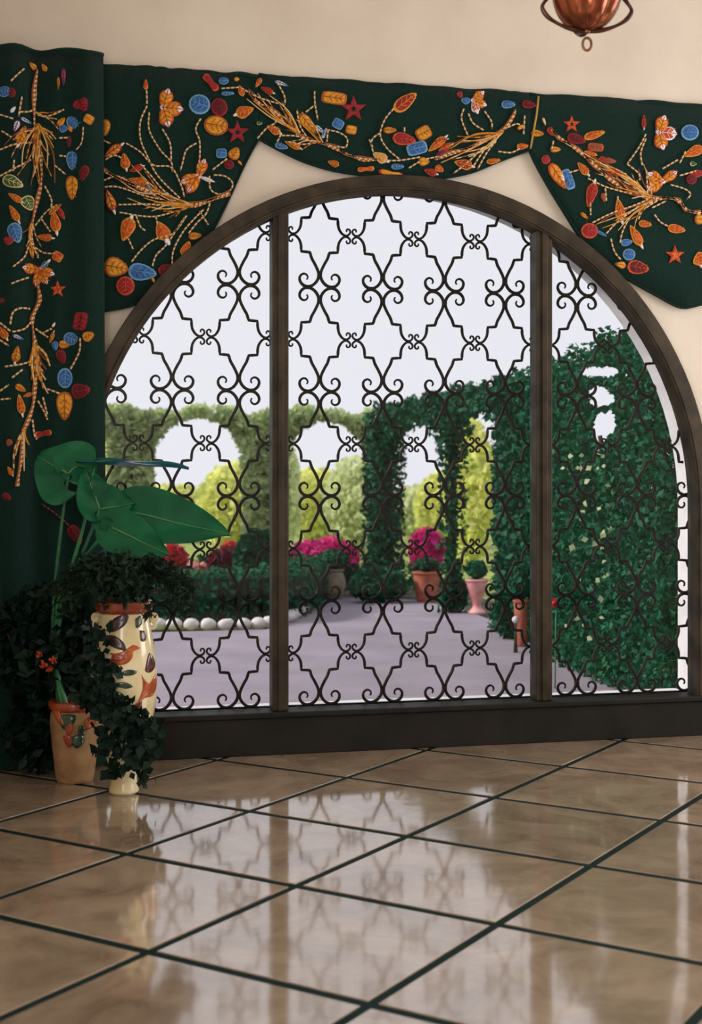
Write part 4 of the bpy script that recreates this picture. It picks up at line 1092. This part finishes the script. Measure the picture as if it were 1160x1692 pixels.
# edging stones
import bmesh
def stone_mesh(seed):
    bm = bmesh.new(); bmesh.ops.create_icosphere(bm, subdivisions=2, radius=1)
    r = random.Random(seed); off = Vector((r.uniform(0, 9), r.uniform(0, 9), r.uniform(0, 9)))
    from mathutils import noise
    for v in bm.verts: v.co *= 1 + .22 * noise.noise(v.co * 1.1 + off)
    me = bpy.data.meshes.new('edging_stone'); bm.to_mesh(me); bm.free(); me.materials.append(M['stone'])
    me.polygons.foreach_set('use_smooth', [True] * len(me.polygons)); return me
ORD = 'first second third fourth fifth sixth seventh eighth ninth tenth eleventh twelfth thirteenth fourteenth fifteenth sixteenth seventeenth eighteenth nineteenth twentieth twenty-first twenty-second twenty-third twenty-fourth twenty-fifth twenty-sixth twenty-seventh twenty-eighth twenty-ninth thirtieth thirty-first thirty-second thirty-third thirty-fourth thirty-fifth'.split()
SM = [stone_mesh(i) for i in range(5)]
sp_ = catmull([Vector((*G(px, py)[:2], 0)) for px, py in ((262,1039),(350,1040),(438,1037),(478,1026),(504,1008),(520,990))], 12)
d = [0]
for i in range(1, len(sp_)): d.append(d[-1] + (sp_[i] - sp_[i-1]).length)
s = 0.0; idx = 0; rnd = random.Random(3); stones = []
while s < d[-1]:
    j = max(i for i in range(len(d)) if d[i] <= s); p = sp_[j].lerp(sp_[min(j+1, len(sp_)-1)], 0 if j + 1 >= len(d) else (s - d[j]) / max(d[j+1] - d[j], 1e-6))
    sz = rnd.uniform(.075, .095); stones.append((p, sz)); s += sz * 2.02
for k, (p, sz) in enumerate(stones):
    o = link('edging_stone', SM[k % 5], None, (p.x, p.y, .05)); o.scale = (sz, sz * .8, .062); o.rotation_euler = (0, 0, rnd.uniform(-.3, .3))
    tag(o, '%s rounded white edging stone from the vase along the low hedge' % ORD[k], 'stone', 'white edging stones along the low hedge')

# flowering shrubs and bushes
def shrub(name, label, px, py_top, py_base, D, wpx, material, n, size, cat='shrub', group=None, depth=None, stem=True):
    u = D / FPX; top = CD(px, py_top, D); bot = CD(px, py_base, D)
    zc = (top.z + max(bot.z, 0)) / 2; rz = (top.z - max(bot.z, 0)) / 2; rx = wpx * u / 2
    root = thing(name, label, cat, (top.x, top.y, 0), group)
    p, nn = ellipsoid_pts((top.x, top.y, zc), (rx, depth or rx * .7, rz), n, .45)
    leaf_cloud('foliage', p, size, M[material], root, 0.65)
    if stem:
        for k in range(4):
            b = MB(); a = k * PI / 2 + .4; b.tube([(top.x + .04 * math.cos(a), top.y + .04 * math.sin(a), -.04), (top.x + rx * .3 * math.cos(a), top.y + rx * .2 * math.sin(a), zc), (top.x + rx * .5 * math.cos(a), top.y + rx * .3 * math.sin(a), zc + rz * .6)], [.014, .010, .005], 5); b.build('stem', M['bark'], root, True)
    return root
def flowers(root, px, py0, py1, D, wpx, material, n, size, name='blossom'):
    u = D / FPX; c = CD(px, (py0 + py1) / 2, D); p, nn = ellipsoid_pts(tuple(c), (wpx * u / 2, wpx * u * .28, (py1 - py0) * u / 2), n, .3)
    leaf_cloud(name, p, size, M[material], root, 0.85)
s1 = shrub('bougainvillea', 'wide magenta bougainvillea bush under the second arch beside the left mullion', 538, 912, 985, 17.4, 128, 'hedge_dark', 700, .12)
flowers(s1, 535, 890, 950, 17.3, 122, 'magenta', 900, .11)
s2 = shrub('bougainvillea', 'narrow magenta bougainvillea bush between the corner column and the slender column', 704, 905, 985, 17.3, 62, 'hedge_dark', 400, .11)
flowers(s2, 704, 872, 946, 17.2, 60, 'magenta', 600, .10)
s3 = shrub('flowering_shrub', 'red flowering shrub behind the low hedge, nearest the curtain', 283, 915, 965, 15.4, 56, 'hedge_dark', 300, .10)
flowers(s3, 286, 898, 955, 15.3, 46, 'redflower', 420, .10)
s4 = shrub('flowering_shrub', 'maroon and pink flowering shrub under the tip of the largest leaf', 350, 915, 965, 16.4, 90, 'hedge_dark', 300, .10)
flowers(s4, 368, 905, 955, 16.2, 50, 'maroon', 420, .10); flowers(s4, 318, 930, 962, 16.1, 60, 'pinkflower', 380, .09); flowers(s4, 378, 895, 925, 16.3, 30, 'redflower', 160, .08)
shrub('round_bush', 'round dark green bush against the left mullion behind the low hedge', 428, 872, 960, 16.0, 84, 'hedge_dark', 1500, .10, 'bush')
shrub('round_bush', 'low dark bush at the foot of the corner hedge column', 625, 935, 1000, 16.4, 96, 'hedge_dark', 1100, .10, 'bush')
shrub('round_bush', 'low dark bush at the foot of the slender column', 752, 945, 1012, 15.2, 40, 'hedge_dark', 600, .09, 'bush')
shrub('round_bush', 'dark green bush spreading beside the right mullion at the terrace edge', 838, 990, 1050, 12.6, 40, 'hedge_near', 1300, .085, 'bush')

# potted plants at the terrace edge
def lathe_pot(name, label, px, py_base, py_top, wpx, material, prof, plant_label, plant_top, plant_w, plant_mat):
    base = G(px, py_base); D = (base - Vector((CX, CY, 0))).dot(Vector((VX, VY, 0))); u = D / FPX
    H = (py_base - py_top) * u; R = wpx * u / 2
    o = thing(name, label, 'pot', tuple(base))
    P = [(r * R, z * H) for r, z in prof]
    b = MB(); b.lathe(smooth_prof(P, 3), 28, tuple(base)); b.build('body', M[material], o, True)
    b = MB(); rt, zt = P[-1]; b.lathe([(rt, zt - .012), (rt * 1.1, zt - .008), (rt * 1.12, zt + .012), (rt, zt + .016), (rt * .85, zt)], 28, tuple(base)); b.build('rim', M[material], o, True)
    pz = base.z + H; r = plant_w * u / 2; ptop = CAMH - (plant_top - HY) * u
    pr = thing('clipped_shrub', plant_label, 'shrub', (base.x, base.y, pz))
    rz = max((ptop - pz) / 2, .05)
    p, nn = ellipsoid_pts((base.x, base.y, pz + rz), (r, r, rz), 500, .5); leaf_cloud('foliage', p, .06, M[plant_mat], pr, .6, nrm=nn)
    b = MB(); b.tube([(base.x, base.y, pz - .03), (base.x, base.y, pz + rz)], .015, 6); b.build('stem', M['bark'], pr, True)
BELLY = [(.6, 0), (.66, .05), (.95, .35), (1.0, .6), (.85, .85), (.72, .95), (.8, 1.0)]
TAPER = [(.68, 0), (.72, .04), (.86, .5), (.96, .85), (.98, .95)]
URN = [(.75, 0), (.78, .06), (.42, .18), (.40, .3), (.62, .52), (.9, .78), (1.0, .95)]
lathe_pot('garden_pot', 'round grey clay pot under the magenta flowers of the second arch', 551, 990, 942, 40, 'greypot', BELLY, 'rounded green shrub growing in the round grey clay pot', 906, 52, 'hedge_dark')
lathe_pot('garden_pot', 'terracotta pot standing between the hedge columns', 705, 994, 944, 46, 'terracotta', TAPER, 'low green shrub growing in the terracotta pot between the hedge columns', 922, 44, 'hedge_dark')
lathe_pot('garden_urn', 'tall pink and white footed urn at the terrace edge', 788, 1014, 956, 36, 'pinkpot', URN, 'clipped green ball shrub growing in the tall pink urn', 926, 34, 'hedge_dark')
lathe_pot('garden_pot', 'terracotta pot half hidden by the right mullion', 862, 1068, 990, 27, 'terracotta', TAPER, 'leafy plant in the terracotta pot beside the right mullion', 930, 40, 'hedge_near')
def ball(name, label, cat, px, py, D, rpx, m):
    c = CD(px, py, D); b = MB(); r = rpx * D / FPX
    b.lathe([(r * math.sin(t), -r * math.cos(t)) for t in np.linspace(0.01, PI - .01, 12)], 20, tuple(c)); 
    b.lathe([(.02, -c.z), (.012, -c.z * .5), (.012, -r * .9)], 8, tuple(c), 1)
    o = b.build(name, [M[m], M['bark']], None, True); tag(o, label, cat); return o
ball('garden_globe', 'small white globe on a stake at the terrace edge beside the right mullion', 'ornament', 852, 1024, 11.6, 6, 'stone')
c = CD(917, 997, 9.6); fl = thing('garden_flower', 'single red flower just right of the right mullion, before the hedge', 'flower', (c.x, c.y, 0))
p, nn = ellipsoid_pts(tuple(c), (.03, .03, .035), 60, .3); o = leaf_cloud('bloom', p, .03, M['redflower'], fl, .8)
b = MB(); b.tube([(c.x, c.y, -.03), (c.x + .01, c.y, c.z)], .005, 5); b.build('stem', M['stalk'], fl, True)

# bright bushes and trees far beyond the arcade
far = [(205, 700, 25, 100, 'bush_yellow', 'tall'), (290, 800, 34, 150, 'bush_yellow', ''), (385, 765, 28, 120, 'bush_yellow', ''), (455, 700, 24.5, 80, 'bush_pale', ''), (520, 772, 33, 130, 'bush_yellow', ''),
       (590, 752, 28, 110, 'bush_pale', ''), (690, 800, 35, 110, 'bush_pale', ''), (775, 690, 24, 80, 'bush_yellow', ''), (850, 720, 27.5, 90, 'bush_yellow', ''), (730, 780, 31, 90, 'bush_yellow', ''), (120, 690, 26, 120, 'bush_yellow', '')]
where = ['sunny yellow-green bush far behind the leftmost hedge column', 'low yellow-green bush far behind the first arch, seen past the big leaf', 'yellow-green bush far behind the right side of the first arch',
         'pale green bush far behind the left mullion', 'yellow-green bush filling the lower half of the second arch', 'pale green bush far behind the right side of the second arch', 'pale low bush behind the opening right of the corner column',
         'yellow-green bush seen between the slender column and the right-hand hedge', 'yellow-green tree behind the hedge beside the right mullion', 'yellow-green bush behind the slender column', 'yellow-green bush hidden mostly by the curtain']
for (px, pt, D, w, m, _), lab in zip(far[:-1], where):
    shrub('garden_bush', lab, px, pt, 960, D, w, m, 2600, .17, 'bush', 'sunlit bushes beyond the arcade', depth=.9)
